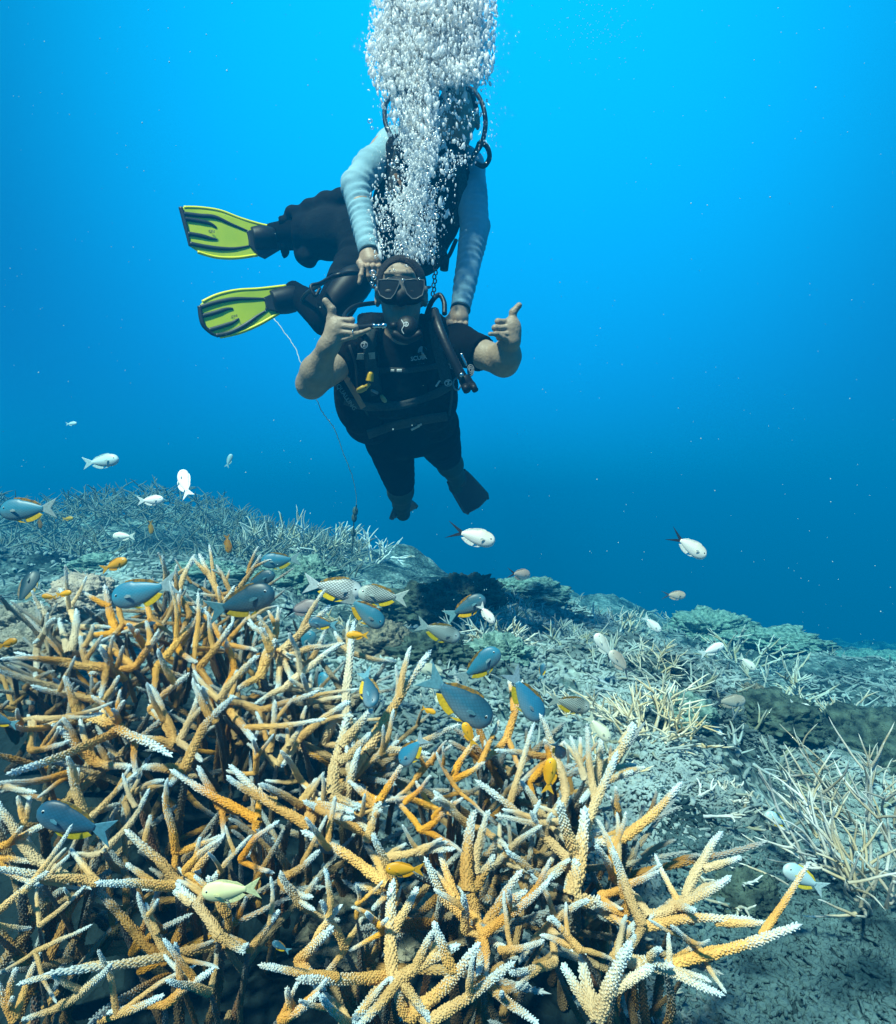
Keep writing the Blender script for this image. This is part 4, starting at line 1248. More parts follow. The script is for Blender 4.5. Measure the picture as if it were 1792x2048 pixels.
# ------------------------------------------------------------------ signed-distance modelling for bodies and gear
class SDF:
    def __init__(s, lo, hi, h):
        s.h = h; s.lo = np.array(lo, float); s.n = np.ceil((np.array(hi) - s.lo) / h).astype(int) + 1
        s.f = np.full(s.n, 9.0, np.float32)

    def _box(s, lo, hi, pad):
        a = np.maximum(((np.array(lo) - pad - s.lo) / s.h).astype(int), 0)
        b = np.minimum(((np.array(hi) + pad - s.lo) / s.h).astype(int) + 2, s.n)
        if (b <= a).any(): return None
        g = [s.lo[i] + s.h * np.arange(a[i], b[i], dtype=np.float32) for i in range(3)]
        X, Y, Z = g[0][:, None, None], g[1][None, :, None], g[2][None, None, :]
        return tuple(slice(a[i], b[i]) for i in range(3)), X.astype(np.float32), Y.astype(np.float32), Z.astype(np.float32)

    def _mix(s, sl, d, k, op):
        f = s.f[sl]
        if op == 'add':
            if k > 0:
                hh = np.clip(.5 + .5 * (f - d) / k, 0, 1)
                r = f * (1 - hh) + d * hh - k * hh * (1 - hh)
            else: r = np.minimum(f, d)
        else:
            if k > 0:
                hh = np.clip(.5 - .5 * (f + d) / k, 0, 1)
                r = f * (1 - hh) + (-d) * hh + k * hh * (1 - hh)
            else: r = np.maximum(f, -d)
        s.f[sl] = r

    def cone(s, a, b, r1, r2, k=.012, op='add', flat_a=False, flat_b=False, wr=0, wl=.03, seed=0, sq=None):
        a = np.array(a, float); b = np.array(b, float)
        R = max(r1, r2) * (1 + wr * 2)
        bx = s._box(np.minimum(a, b) - R, np.maximum(a, b) + R, k + 2 * s.h)
        if bx is None: return s
        sl, X, Y, Z = bx
        d = b - a; L2 = float(d @ d)
        px, py, pz = X - a[0], Y - a[1], Z - a[2]
        t0 = (px * d[0] + py * d[1] + pz * d[2]) / L2
        t = np.clip(t0, -.3 if flat_a else 0, 1.3 if flat_b else 1)
        qx, qy, qz = px - t * d[0], py - t * d[1], pz - t * d[2]
        r = r1 + (r2 - r1) * np.clip(t, 0, 1)
        if wr:
            dn = d / math.sqrt(L2)
            u = np.array(Vector(dn).orthogonal().normalized()); w = np.cross(dn, u)
            ang = np.arctan2(qx * u[0] + qy * u[1] + qz * u[2], qx * w[0] + qy * w[1] + qz * w[2])
            Lc = t0 * math.sqrt(L2)
            r = r * (1 + wr * (np.sin(Lc * 6.283 / wl + 1.6 * np.sin(ang + seed) + 2.5 * np.sin(Lc * 17 + seed)) * (.6 + .4 * np.sin(ang * 2 + seed * 2 + Lc * 31))))
        dist = np.sqrt(qx * qx + qy * qy + qz * qz) - r
        if flat_a: dist = np.maximum(dist, -t0 * math.sqrt(L2))
        if flat_b: dist = np.maximum(dist, (t0 - 1) * math.sqrt(L2))
        s._mix(sl, dist.astype(np.float32), k, op)
        return s

    def ell(s, c, r, k=.02, op='add', R=None, noise_amp=0, nf=40):
        c = np.array(c, float); r = np.array(r, float)
        m = max(r) if R is not None else r
        bx = s._box(c - m, c + m, k + 3 * s.h)
        if bx is None: return s
        sl, X, Y, Z = bx
        px, py, pz = X - c[0], Y - c[1], Z - c[2]
        if R is not None:
            M = np.array(R.transposed())
            px, py, pz = (M[0, 0] * px + M[0, 1] * py + M[0, 2] * pz, M[1, 0] * px + M[1, 1] * py + M[1, 2] * pz, M[2, 0] * px + M[2, 1] * py + M[2, 2] * pz)
        q1 = np.sqrt((px / r[0]) ** 2 + (py / r[1]) ** 2 + (pz / r[2]) ** 2)
        q2 = np.sqrt((px / r[0] ** 2) ** 2 + (py / r[1] ** 2) ** 2 + (pz / r[2] ** 2) ** 2) + 1e-6
        d = q1 * (q1 - 1) / q2
        if noise_amp: d = d + noise_amp * np.sin(px * nf) * np.sin(py * nf * 1.1 + 1) * np.sin(pz * nf * .9 + 2)
        s._mix(sl, d.astype(np.float32), k, op)
        return s

    def plane_cut(s, p, n):
        """keep the side the normal points away from"""
        g = [s.lo[i] + s.h * np.arange(s.n[i], dtype=np.float32) for i in range(3)]
        d = (g[0][:, None, None] - p[0]) * n[0] + (g[1][None, :, None] - p[1]) * n[1] + (g[2][None, None, :] - p[2]) * n[2]
        s.f = np.maximum(s.f, d.astype(np.float32))
        return s

    def nets(s):
        f = s.f
        nx, ny, nz = f.shape
        ins = f < 0
        c = np.zeros((nx - 1, ny - 1, nz - 1), np.uint8)
        for i in (0, 1):
            for j in (0, 1):
                for k in (0, 1):
                    c += ins[i:nx - 1 + i, j:ny - 1 + j, k:nz - 1 + k]
        I, J, K = np.nonzero((c > 0) & (c < 8))
        idx = np.full(c.shape, -1, np.int32); idx[I, J, K] = np.arange(len(I))
        corners = [(i, j, k) for i in (0, 1) for j in (0, 1) for k in (0, 1)]
        val = {q: f[I + q[0], J + q[1], K + q[2]] for q in corners}
        acc = np.zeros((len(I), 3)); cnt = np.zeros(len(I))
        for q in corners:
            for ax in range(3):
                if q[ax] == 1: continue
                p = list(q); p[ax] = 1; p = tuple(p)
                v0, v1 = val[q], val[p]
                m = (v0 < 0) != (v1 < 0)
                t = np.where(m, v0 / np.where(m, v0 - v1, 1), 0)
                for a in range(3):
                    acc[:, a] += np.where(m, q[a] + (t if a == ax else 0), 0)
                cnt += m
        V = (acc / cnt[:, None] + np.stack([I, J, K], 1)) * s.h + s.lo
        quads = []
        for ax in range(3):
            sl0 = [slice(1, n - 1) for n in (nx, ny, nz)]; sl1 = [slice(1, n - 1) for n in (nx, ny, nz)]
            sl0[ax] = slice(0, f.shape[ax] - 1); sl1[ax] = slice(1, f.shape[ax])
            a0, a1 = ins[tuple(sl0)], ins[tuple(sl1)]
            m = a0 != a1
            q = np.nonzero(m)
            flip = a0[q]
            q = [q[i] + (0 if i == ax else 1) for i in range(3)]
            b, cc = [(1, 2), (2, 0), (0, 1)][ax]
            def at(db, dc):
                z = [q[0].copy(), q[1].copy(), q[2].copy()]
                z[b] = z[b] - db; z[cc] = z[cc] - dc
                return idx[z[0], z[1], z[2]]
            w = np.stack([at(1, 1), at(0, 1), at(0, 0), at(1, 0)], 1)
            w[~flip] = w[~flip][:, ::-1]
            quads.append(w)
        Q = np.concatenate(quads)
        return V, Q[(Q >= 0).all(1)]

    def build(s, name, mat, parent=None, smooth_it=1):
        V, Q = s.nets()
        for _ in range(smooth_it):            # light Laplacian pass against stair steps
            acc = np.zeros_like(V); n = np.zeros(len(V))
            for i in range(4):
                a, b = Q[:, i], Q[:, (i + 1) % 4]
                for k in range(3):
                    acc[:, k] += np.bincount(a, V[b, k], len(V)) + np.bincount(b, V[a, k], len(V))
                n += np.bincount(a, minlength=len(V)) + np.bincount(b, minlength=len(V))
            V = V * .5 + acc / np.maximum(n, 1)[:, None] * .5
        o = link(name, mesh(name, V, Q, mat), parent)
        o['_bvh'] = 0
        BV[o.name] = BVHTree.FromPolygons([tuple(v) for v in V.tolist()], Q.tolist())
        del o['_bvh']
        return o


BV = {}


def surf(bv, px, py, off=.004):
    """point on a surface seen at this place of the photograph, lifted off it along the normal"""
    d = P(px, py, 1).normalized()
    best = None
    for b in (bv if isinstance(bv, (list, tuple)) else [bv]):
        h = b.ray_cast(Vector((0, 0, 0)), d)
        if h[0] is not None and (best is None or h[3] < best[3]): best = h
    if best is None: return None, None
    n = best[1]
    if n.dot(d) > 0: n = -n
    n = (n * .5 - d * .5).normalized()
    return best[0] + n * off, n


def strap(name, pts, width, bv, mat, parent, off=.006, th=.003, step=7):
    """webbing lying over a surface, along a line of the photograph"""
    q = spline([Vector((x, y, 0)) for x, y in pts], 8)
    rows = []
    for i, p in enumerate(q):
        d = (q[min(i + 1, len(q) - 1)] - q[max(i - 1, 0)]).normalized()
        s = Vector((-d.y, d.x, 0))
        row = [surf(bv, p.x + s.x * width * t, p.y + s.y * width * t, off) for t in (-.5, -.17, .17, .5)]
        if all(r[0] is not None for r in row): rows.append(row)
    if len(rows) < 2: return None
    V = []; Fc = []
    for r in rows:
        for p, n in r: V.append(p)
        for p, n in r[::-1]: V.append(p - n * th)
    for i in range(len(rows) - 1):
        for k in range(8):
            Fc.append((i * 8 + k, i * 8 + (k + 1) % 8, (i + 1) * 8 + (k + 1) % 8, (i + 1) * 8 + k))
    Fc.append(tuple(range(8))[::-1]); Fc.append(tuple((len(rows) - 1) * 8 + k for k in range(8)))
    return link(name, mesh(name, V, Fc, mat), parent)


def lettering(name, txt, px, py, size, ang, bv, mat, parent, off=.006, flatY=None, squeeze=1.0, bold=0.0):
    """raised print: the outline of the letters laid on the surface"""
    cu = bpy.data.curves.new('txt', 'FONT'); cu.body = txt; cu.size = 1; cu.align_x = 'CENTER'; cu.align_y = 'CENTER'
    cu.resolution_u = 3; cu.offset = bold
    ob = bpy.data.objects.new('txt', cu); COL.objects.link(ob)
    dg = bpy.context.evaluated_depsgraph_get()
    me = bpy.data.meshes.new_from_object(ob.evaluated_get(dg))
    bpy.data.objects.remove(ob)
    a = math.radians(ang); ca, sa = math.cos(a), math.sin(a)
    V = []
    for v in me.vertices:
        x, y = v.co.x * size * squeeze, v.co.y * size
        X = px + x * ca + y * sa; Yp = py - (-x * sa + y * ca) if False else py - (x * sa + y * ca)
        X = px + x * ca - y * sa
        p = P(X, Yp, flatY) if flatY else surf(bv, X, Yp, off)[0]
        if p is None: p = V[-1] if V else P(X, Yp, 2)
        V.append(p)
    Fc = [tuple(p.vertices) for p in me.polygons]
    return link(name, mesh(name, V, Fc, mat, False), parent)


def patch(name, pts, bv, mat, parent, off=.006, th=.003):
    """a flat badge or label whose outline is drawn on the surface"""
    top = []
    for (x, y) in pts:
        p, n = surf(bv, x, y, off)
        if p is None: return None
        top.append((p, n))
    k = len(top)
    V = [p for p, n in top] + [p - n * th for p, n in top]
    Fc = [tuple(range(k)), tuple(range(k, 2 * k))[::-1]] + [(i, k + i, k + (i + 1) % k, (i + 1) % k) for i in range(k)]
    return link(name, mesh(name, V, Fc, mat, False), parent)


def ringpts(cx, cy, r, n=16, sx=1.0, rot=0):
    c, s = math.cos(rot), math.sin(rot)
    return [(cx + (r * sx * math.cos(2 * math.pi * i / n)) * c - r * math.sin(2 * math.pi * i / n) * s,
             cy + (r * sx * math.cos(2 * math.pi * i / n)) * s + r * math.sin(2 * math.pi * i / n) * c) for i in range(n)]


# ---- materials of the divers
skin = material('skin', (.37, .27, .185), .5, scale=30, var=.22, bump=.25, bscale=120)
skin2 = material('skin of the guide', (.40, .27, .18), .5, scale=30, var=.2, bump=.2, bscale=120)
neo = material('black neoprene', (.0025, .003, .0035), .9, scale=12, color2=(.005, .006, .007), bump=.35, bscale=30, spec=.04)
nylon = material('black nylon', (.003, .0035, .004), .8, scale=40, color2=(.007, .008, .009), bump=.8, bscale=60, spec=.07)
webm = material('webbing', (.022, .030, .030), .7, scale=200, color2=(.05, .062, .062), spec=.15)
rubber = material('black rubber', (.005, .006, .007), .5, scale=20, spec=.25)
rubber_sheen = material('hose rubber', (.007, .008, .009), .42, scale=60, spec=.35, bump=.1)
rash = material('blue grey rash guard', (.27, .46, .54), .8, scale=9, color2=(.19, .36, .44), bump=.5, bscale=30, spec=.2)
rash_d = material('dark cuff', (.02, .06, .08), .8, scale=30)
sock = material('dark green sock', (.03, .075, .06), .8, scale=30, spec=.2)
shorts_m = material('loose black board shorts', (.004, .006, .008), .85, scale=10, color2=(.009, .012, .014), bump=.6, bscale=26, spec=.06)
chrome = material('polished metal', (.75, .78, .78), .15, scale=30, metallic=1)
greyp = material('grey plastic', (.30, .32, .33), .4, scale=30)
rimm = material('mask rim', (.12, .13, .13), .35, scale=30)
lensm = material('dark tinted lens', (.012, .015, .016), .12, scale=8, spec=.16, color2=(.02, .024, .025))
whitep = material('white print', (.62, .66, .66), .6, scale=60)
labelm = material('woven label', (.42, .40, .34), .7, scale=80, color2=(.30, .30, .26))
yel = material('yellow rubber', (.85, .48, .02), .4, scale=30)
yel2 = material('yellow clip', (.62, .40, .05), .5, scale=50, color2=(.35, .22, .03))
olive = material('olive tab', (.32, .33, .16), .6, scale=50)
orangeweb = material('faded orange webbing', (.42, .20, .08), .75, scale=60, color2=(.28, .17, .10))
hairm = material('dark cropped hair', (.012, .010, .009), .8, scale=80, bump=.8, bscale=300)
finY = material('lime yellow fin blade', (.66, .72, .010), .35, scale=7, color2=(.50, .62, .010), spec=.5)
finE = material('yellow fin rail', (.98, .86, .015), .35, scale=9, color2=(.90, .80, .02), spec=.5)
finK = material('black fin rubber', (.018, .022, .024), .45, scale=20)


def surfmix():
    pass


# =================================================================== front diver
front = thing('person', P(830, 880, 2.3), 'diver in black short sleeved wetsuit making two shaka signs at the camera', 'person')
# joints
sL, eL, wL = P(706, 708, 2.00), P(622, 768, 1.86), P(656, 694, 1.735)     # his right arm, at our left
sR, eR, wR = P(915, 690, 2.02), P(1008, 724, 1.90), P(1019, 684, 1.83)
pel = P(818, 850, 2.32)
hipL, kneeL, ankL = P(774, 858, 2.34), P(799, 955, 2.62), P(803, 1008, 2.95)
hipR, kneeR, ankR = P(864, 852, 2.34), P(888, 905, 2.66), P(912, 952, 2.93)
neckb = P(803, 690, 2.04)

B = SDF((-.62, 1.55, -.12), (.34, 3.1, .98), .0052)
HC = P(802, 590, 1.95)


def head(B, c, s=1.0, yawv=0):
    B.ell(c + Vector((0, .015, .035)) * s, (.077 * s, .095 * s, .088 * s), .01)
    B.ell(c + Vector((0, -.012, -.035)) * s, (.062 * s, .072 * s, .072 * s), .03)
    B.ell(c + Vector((0, -.045, -.092)) * s, (.034 * s, .035 * s, .028 * s), .03)
    B.ell(c + Vector((0, -.078, .040)) * s, (.05 * s, .016 * s, .012 * s), .02)      # brow
    B.cone(c + Vector((0, -.082, .02)) * s, c + Vector((0, -.108, -.022)) * s, .008 * s, .016 * s, .012)      # nose
    for g in (-1, 1):
        B.ell(c + Vector((g * .012, -.097, -.026)) * s, (.009 * s, .010 * s, .008 * s), .008)
        B.ell(c + Vector((g * .030, -.083, .018)) * s, (.015 * s, .010 * s, .010 * s), .008, 'sub')
        B.ell(c + Vector((g * .030, -.072, .018)) * s, (.013 * s, .013 * s, .012 * s), .003)
        B.ell(c + Vector((g * .080, .010, -.005)) * s, (.011 * s, .02 * s, .032 * s), .008)
        B.ell(c + Vector((g * .087, .000, -.005)) * s, (.006 * s, .010 * s, .018 * s), .004, 'sub')
        B.ell(c + Vector((g * .048, -.052, -.02)) * s, (.020 * s, .02 * s, .016 * s), .02)
    B.ell(c + Vector((0, -.082, -.058)) * s, (.026 * s, .012 * s, .007 * s), .008)
    B.ell(c + Vector((0, -.080, -.070)) * s, (.022 * s, .012 * s, .007 * s), .008)


head(B, HC)
B.cone(HC + Vector((0, .03, -.06)), neckb + Vector((0, .0, -.01)), .055, .062, .03)
B.cone(neckb + Vector((-.12, .02, -.04)), neckb + Vector((.12, .02, -.04)), .06, .06, .04)
chest = P(806, 745, 2.12)
B.ell(chest, (.165, .11, .16), .04)
B.cone(P(812, 780, 2.2), pel, .13, .12, .05)
B.cone(neckb + Vector((-.1, .02, -.03)), sL, .055, .056, .04)
B.cone(neckb + Vector((.1, .02, -.03)), sR, .055, .056, .04)
# arms
B.cone(sL, eL, .056, .043, .03); B.cone(eL, eL.lerp(wL, .35), .043, .047, .025); B.cone(eL.lerp(wL, .35), wL, .047, .027, .02)
B.cone(sR, eR, .056, .044, .03); B.cone(eR, eR.lerp(wR, .35), .044, .046, .025); B.cone(eR.lerp(wR, .4), wR, .046, .027, .02)
# legs
for (h, k_, a) in ((hipL, kneeL, ankL), (hipR, kneeR, ankR)):
    B.cone(h, k_, .10, .056, .04); B.cone(k_, k_.lerp(a, .4), .050, .050, .02); B.cone(k_.lerp(a, .35), a, .050, .036, .02)
    B.cone(a, a + Vector((0, .10, -.05)), .036, .03, .02)


def hand(B, palm_a, palm_b, fingers, thumb, pr=.026, kf=.0022):
    """palm between two points, fingers as poly-chains"""
    B.cone(palm_a, palm_b, pr * .86, pr, .016)
    for ch, r in fingers:
        for i in range(len(ch) - 1):
            r1 = r * (.93 - .07 * i); r2 = r * (.93 - .07 * (i + 1))
            B.cone(ch[i], ch[i + 1], r1, r2, kf if i else .004)
        for q in ch[1:-1]: B.ell(q, (r * .99,) * 3, .003)
    for i in range(len(thumb) - 1):
        B.cone(thumb[i][0], thumb[i + 1][0], thumb[i][1], thumb[i + 1][1], .012 if i == 0 else .006)


# the two hands are grown into the arm at a finer grid so fingers stay apart, then joined to the body mesh
def merge_objects(objs, name, mat, parent):
    Vs, Fs, b = [], [], 0
    for (V, Q) in objs:
        Vs.append(V); Fs.append(Q + b); b += len(V)
    V = np.concatenate(Vs); Q = np.concatenate(Fs)
    o = link(name, mesh(name, V, Q, mat), parent)
    BV[o.name] = BVHTree.FromPolygons([tuple(v) for v in V.tolist()], Q.tolist())
    return o


def fine_sdf(c, r, h=.0024):
    return SDF((c.x - r, c.y - r, c.z - r), (c.x + r, c.y + r, c.z + r), h)


YL = 1.715
HL = fine_sdf(P(682, 655, YL), .115)
HL.cone(wL.lerp(eL, .18), wL, .0315, .0275, .01, flat_a=True)
HL.cone(wL, P(672, 664, YL + .01), .028, .029, .02)
HL.ell(P(672, 662, YL + .012), (.028, .021, .036), .014)
hand(HL, P(664, 684, YL + .008), P(677, 652, YL + .006), [
    ([P(671, 640, YL - .004), P(703, 641, YL - .012), P(701, 648, YL + .024), P(682, 648, YL + .034)], .0104),
    ([P(673, 652, YL - .008), P(710, 655, YL - .016), P(706, 661, YL + .020), P(686, 661, YL + .034)], .0106),
    ([P(677, 665, YL - .008), P(713, 667, YL - .012), P(709, 672, YL + .022), P(690, 670, YL + .034)], .0100),
    ([P(680, 681, YL + .000), P(706, 673, YL - .008), P(722, 666, YL - .018), P(739, 659, YL - .026)], .0086)],
    [(P(664, 662, YL + .010), .016), (P(663, 638, YL + .004), .0135), (P(664, 619, YL - .004), .0115), (P(651, 602, YL - .008), .0098)])
YR = 1.80
HR = fine_sdf(P(1012, 655, YR), .12)
HR.cone(wR.lerp(eR, .2), wR, .0325, .0275, .01, flat_a=True)
HR.cone(wR, P(1023, 660, YR + .01), .028, .027, .02)
HR.ell(P(1022, 662, YR + .012), (.024, .021, .034), .014)
hand(HR, P(1026, 682, YR + .008), P(1022, 652, YR + .006), [
    ([P(1027, 644, YR - .002), P(996, 643, YR - .016), P(997, 650, YR + .020), P(1014, 650, YR + .034)], .0100),
    ([P(1027, 655, YR - .004), P(990, 656, YR - .020), P(993, 662, YR + .018), P(1012, 662, YR + .034)], .0104),
    ([P(1026, 667, YR - .004), P(995, 669, YR - .018), P(998, 675, YR + .018), P(1014, 672, YR + .034)], .0098),
    ([P(1024, 683, YR + .002), P(1006, 675, YR - .014), P(992, 668, YR - .028), P(980, 668, YR - .036)], .0086)],
    [(P(1026, 664, YR + .010), .015), (P(1025, 643, YR + .004), .0130), (P(1026, 625, YR - .002), .0112), (P(1038, 611, YR - .006), .0094)])
# hair strands / creases aside, cut the coarse grid at the wrists and join
parts_f = []
Vb, Qb = B.nets()
for s_ in (HL, HR):
    parts_f.append(s_.nets())
body = merge_objects([(Vb, Qb)] + parts_f, 'body', skin, front)
bvBody = BV[body.name]

# cropped hair
Hh = fine_sdf(HC, .14, .004)
Hh.ell(HC + Vector((0, .020, .041)), (.085, .106, .091), 0)
Hh.ell(HC + Vector((0, -.082, -.002)), (.066, .090, .084), .010, 'sub')
Hh.plane_cut(HC + Vector((0, 0, -.005)), (0, -.35, -.93))
Hh.build('hair', hairm, front)

# wetsuit: torso, short sleeves, legs to below the knee
Wt = SDF((-.50, 1.80, -.10), (.26, 2.85, .72), .0062)
Wt.ell(chest, (.175, .122, .17), .04)
Wt.cone(P(812, 780, 2.2), pel, .142, .134, .05)
Wt.cone(neckb + Vector((-.12, .02, -.04)), neckb + Vector((.12, .02, -.04)), .068, .068, .04)
Wt.cone(HC.lerp(neckb, .72), neckb, .062, .07, .02, flat_a=True)
Wt.cone(neckb + Vector((-.1, .02, -.03)), sL, .062, .064, .04)
Wt.cone(neckb + Vector((.1, .02, -.03)), sR, .062, .066, .04)
Wt.cone(sL, sL.lerp(eL, .42), .064, .060, .03, flat_b=True, wr=.02)
Wt.cone(sR, sR.lerp(eR, .56), .066, .060, .03, flat_b=True, wr=.02)
Wt.cone(hipL, kneeL.lerp(ankL, .22), .108, .068, .04, flat_b=True, wr=.02, wl=.07, seed=1)
Wt.cone(hipR, kneeR.lerp(ankR, .12), .110, .074, .04, flat_b=True, wr=.025, wl=.07, seed=2)
wet = Wt.build('wetsuit', neo, front)
for (k_, a) in ((kneeL, ankL), (kneeR, ankR)):
    Sk = SDF(tuple(min(k_[i], a[i]) - .13 for i in range(3)), tuple(max(k_[i], a[i]) + .13 for i in range(3)), .006)
    Sk.cone(k_.lerp(a, .05), k_.lerp(a, .5), .060, .061, .01); Sk.cone(k_.lerp(a, .45), a, .061, .044, .02)
    Sk.cone(a, a + Vector((0, .10, -.05)), .042, .038, .02)
    Sk.build('sock', sock, front)


def blade(front_root, root_p, tipA, tipB, w0, name='fin', mat=finK):
    """dark fin: blade from the foot out to the edge tipA-tipB"""
    side = (tipB - tipA).normalized()
    mid = (tipA + tipB) / 2
    nseg = 8
    poly = []
    L_, R_ = [], []
    for i in range(nseg + 1):
        t = i / nseg
        w = w0 + ((tipB - tipA).length / 2 - w0) * (t ** .75)
        c = root_p.lerp(mid, t)
        if i == nseg: w *= .82
        L_.append(c - side * w); R_.append(c + side * w)
    poly = L_ + [mid + (mid - root_p).normalized() * .02] + R_[::-1]
    mb = MB().slab(poly, .010)
    for e in (L_, R_): mb.tube(e, [.008] * len(e), 6)
    n = (tipB - tipA).cross(mid - root_p).normalized()
    mb.tube([root_p, root_p.lerp(mid, .55)], [.006, .003], 6)
    f = mb.build(name, mat, front_root, smooth=False)
    # foot pocket
    mb = MB()
    d = (mid - root_p).normalized()
    q = [root_p - d * .10, root_p - d * .04, root_p + d * .03, root_p + d * .09]
    mb.tube(spline(q, 5), [.040, .045, .048, .050, .050, .050, .049, .048, .047, .045, .043, .040, .036, .030, .022, .012][:len(spline(q, 5))], 12)
    mb.build('foot_pocket', rubber, f) if False else link('foot_pocket', mesh('foot_pocket', mb.v, mb.f, rubber), front_root)
    return f


blade(front, P(805, 1004, 2.96), P(780, 1040, 3.02), P(836, 1014, 3.22), .045)
blade(front, P(912, 952, 2.94), P(932, 1030, 3.25), P(980, 994, 3.25), .05)

# buoyancy vest
V1 = SDF((-.50, 1.72, -.05), (.22, 2.6, .70), .0058)
V1.ell(P(722, 800, 2.14), (.095, .09, .125), .03)
V1.ell(P(700, 760, 2.08), (.055, .08, .10), .04)
V1.ell(P(742, 845, 2.24), (.10, .08, .085), .04)
V1.ell(P(868, 795, 2.14), (.088, .09, .125), .03)
V1.ell(P(862, 845, 2.26), (.10, .08, .08), .04)
V1.cone(P(724, 690, 1.93), P(728, 780, 2.03), .052, .06, .03)
V1.cone(P(868, 650, 1.95), P(884, 770, 2.06), .042, .058, .03)
V1.cone(P(740, 655, 2.02), P(724, 690, 1.93), .045, .05, .03)
V1.cone(P(745, 640, 2.10), P(862, 640, 2.12), .055, .055, .03)
V1.cone(P(770, 812, 2.07), P(850, 812, 2.09), .045, .045, .03)
V1.ell(P(814, 842, 2.30), (.16, .10, .05), .04)
vest = V1.build('buoyancy_vest', nylon, front)
bvF = [BV['buoyancy_vest'], BV['wetsuit']]
bvV = BV['buoyancy_vest']

strap('chest_strap', [(735, 742), (770, 740), (810, 741), (850, 736), (880, 730)], 11, bvF, webm, front)
strap('waist_strap', [(690, 800), (740, 812), (800, 810), (860, 792), (905, 768)], 16, bvF, webm, front, off=.009)
strap('waist_band', [(735, 868), (790, 850), (850, 838), (893, 832)], 18, bvF, webm, front, off=.008)
strap('vest_piping', [(700, 690), (712, 730), (716, 780), (735, 830)], 4, bvF, webm, front, off=.008)
strap('vest_piping', [(893, 690), (897, 740), (903, 780), (897, 830)], 4, bvF, webm, front, off=.008)
strap('shoulder_strap', [(868, 640), (872, 680), (884, 730), (892, 765)], 20, bvF, webm, front, off=.008)
strap('shoulder_strap', [(742, 660), (738, 700), (742, 740), (752, 790)], 22, bvF, webm, front, off=.008)
strap('orange_strap', [(688, 746), (702, 768), (714, 790), (727, 812)], 10, bvF, orangeweb, front, off=.012)
strap('grey_zip_pull', [(822, 857), (833, 851), (845, 845)], 4, bvF, whitep, front, off=.014)
strap('buckle', [(782, 741), (789, 741)], 5, bvF, whitep, front, off=.014)
strap('buckle', [(794, 741), (804, 741)], 6, bvF, whitep, front, off=.014)
patch('woven_label', [(716, 706), (747, 703), (747, 716), (714, 717)], bvF, labelm, front, .014)
lettering('label_print', '|||  ||', 732, 710.5, 8, 2, bvF, webm, front, off=.0175)
# round emblems
def emblem(cx, cy, r, ang=0, parent=front, bv=bvF, mat=whitep):
    o = ringpts(cx, cy, r, 20); i = ringpts(cx, cy, r * .78, 20)
    V, Fc = [], []
    for k in range(20):
        for q in (o, i):
            p, n = surf(bv, q[k][0], q[k][1], .014); V.append(p if p is not None else P(q[k][0], q[k][1], 2))
    for k in range(20):
        Fc.append((2 * k, 2 * k + 1, 2 * ((k + 1) % 20) + 1, 2 * ((k + 1) % 20)))
    e = link('emblem', mesh('emblem', V, Fc, mat, False), parent)
    lettering('emblem_mark', 'Z', cx, cy, r * 1.5, 14 + ang, bv, mat, parent, off=.014, bold=.03)


emblem(728, 690, 6.5); emblem(860, 608, 6.5); emblem(895, 765, 7)
# shirt logo: pale disc with a dark notch and the word under it
patch('shirt_logo', ringpts(846, 704, 12, 20, .85, .3), bvF, whitep, front, .010)
patch('shirt_logo_notch', [(846, 694), (850, 690), (858, 702), (856, 712), (849, 704)], bvF, neo, front, .0135)
patch('shirt_logo_notch', [(834, 708), (848, 702), (850, 708), (838, 713)], bvF, neo, front, .0135)
lettering('shirt_lettering', 'SCUBA', 839, 716, 11.5, 9, bvF, whitep, front, off=.014, bold=.02)
lettering('shirt_lettering', '. . . ..', 841, 725, 8, 9, bvF, whitep, front, off=.012)
lettering('vest_lettering', 'AQUALUNG', 692, 790, 12, -55, bvF, material('faded print', (.20, .27, .27), .6), front, off=.010, bold=.02)
lettering('vest_lettering', 'GO', 899.5, 731, 9, -75, bvF, whitep, front, off=.010)
# D ring, knobs
def ring3(c, r, t, axis_tilt, name, mat, parent):
    mb = MB()
    pts = []
    for i in range(21):
        a = 2 * math.pi * i / 20
        pts.append(c + Vector((math.cos(a) * r * .6, math.sin(a) * r * .3, math.sin(a) * r)))
    mb.tube(pts, t, 6, cap=False)
    return mb.build(name, mat, parent)


ring3(P(914, 768, 1.99), .022, .003, 0, 'd_ring', greyp, front)
for (x, y) in ((876, 766), ):
    strap('grey_tag', [(873, 772), (880, 760)], 3, bvF, whitep, front, off=.014)

# yellow octopus holder, whistle and olive tab
w0 = surf(bvF, 745, 762, .03)[0]
mb = MB()
pp = [P(739, 762, w0.y - .01), P(740, 752, w0.y - .015), P(742, 743, w0.y - .02)]
mb.tube(spline(pp, 4), [.013, .0128, .0125, .012, .0118, .011, .010, .0085, .004], 12)
mb.build('yellow_whistle', yel, front)
mb = MB()
p1, p2, p3 = surf(bvF, 717, 781, .02)[0], surf(bvF, 731, 771, .024)[0], surf(bvF, 737, 764, .026)[0]
mb.tube([p1, p1.lerp(p2, .2), p1.lerp(p2, .8), p2], [.008, .016, .017, .010], 10, flat=.55)
mb.tube([p2, p3], [.008, .006], 8)
clip = mb.build('yellow_clip', yel2, front)
mb = MB()
for t in (.3, .55, .8):
    c = p1.lerp(p2, t) + Vector((0, -.0095, 0))
    mb.tube([c + Vector((-.006, 0, .003)), c + Vector((.006, 0, -.001))], .0016, 5)
mb.build('clip_slot', neo, front)
mb = MB()
p4, p5, p6 = surf(bvF, 741, 778, .02)[0], surf(bvF, 757, 789, .02)[0], surf(bvF, 771, 806, .018)[0]
mb.tube([p4, p4.lerp(p5, .6)], .005, 8)
mb.build('clip_swivel', greyp, front)
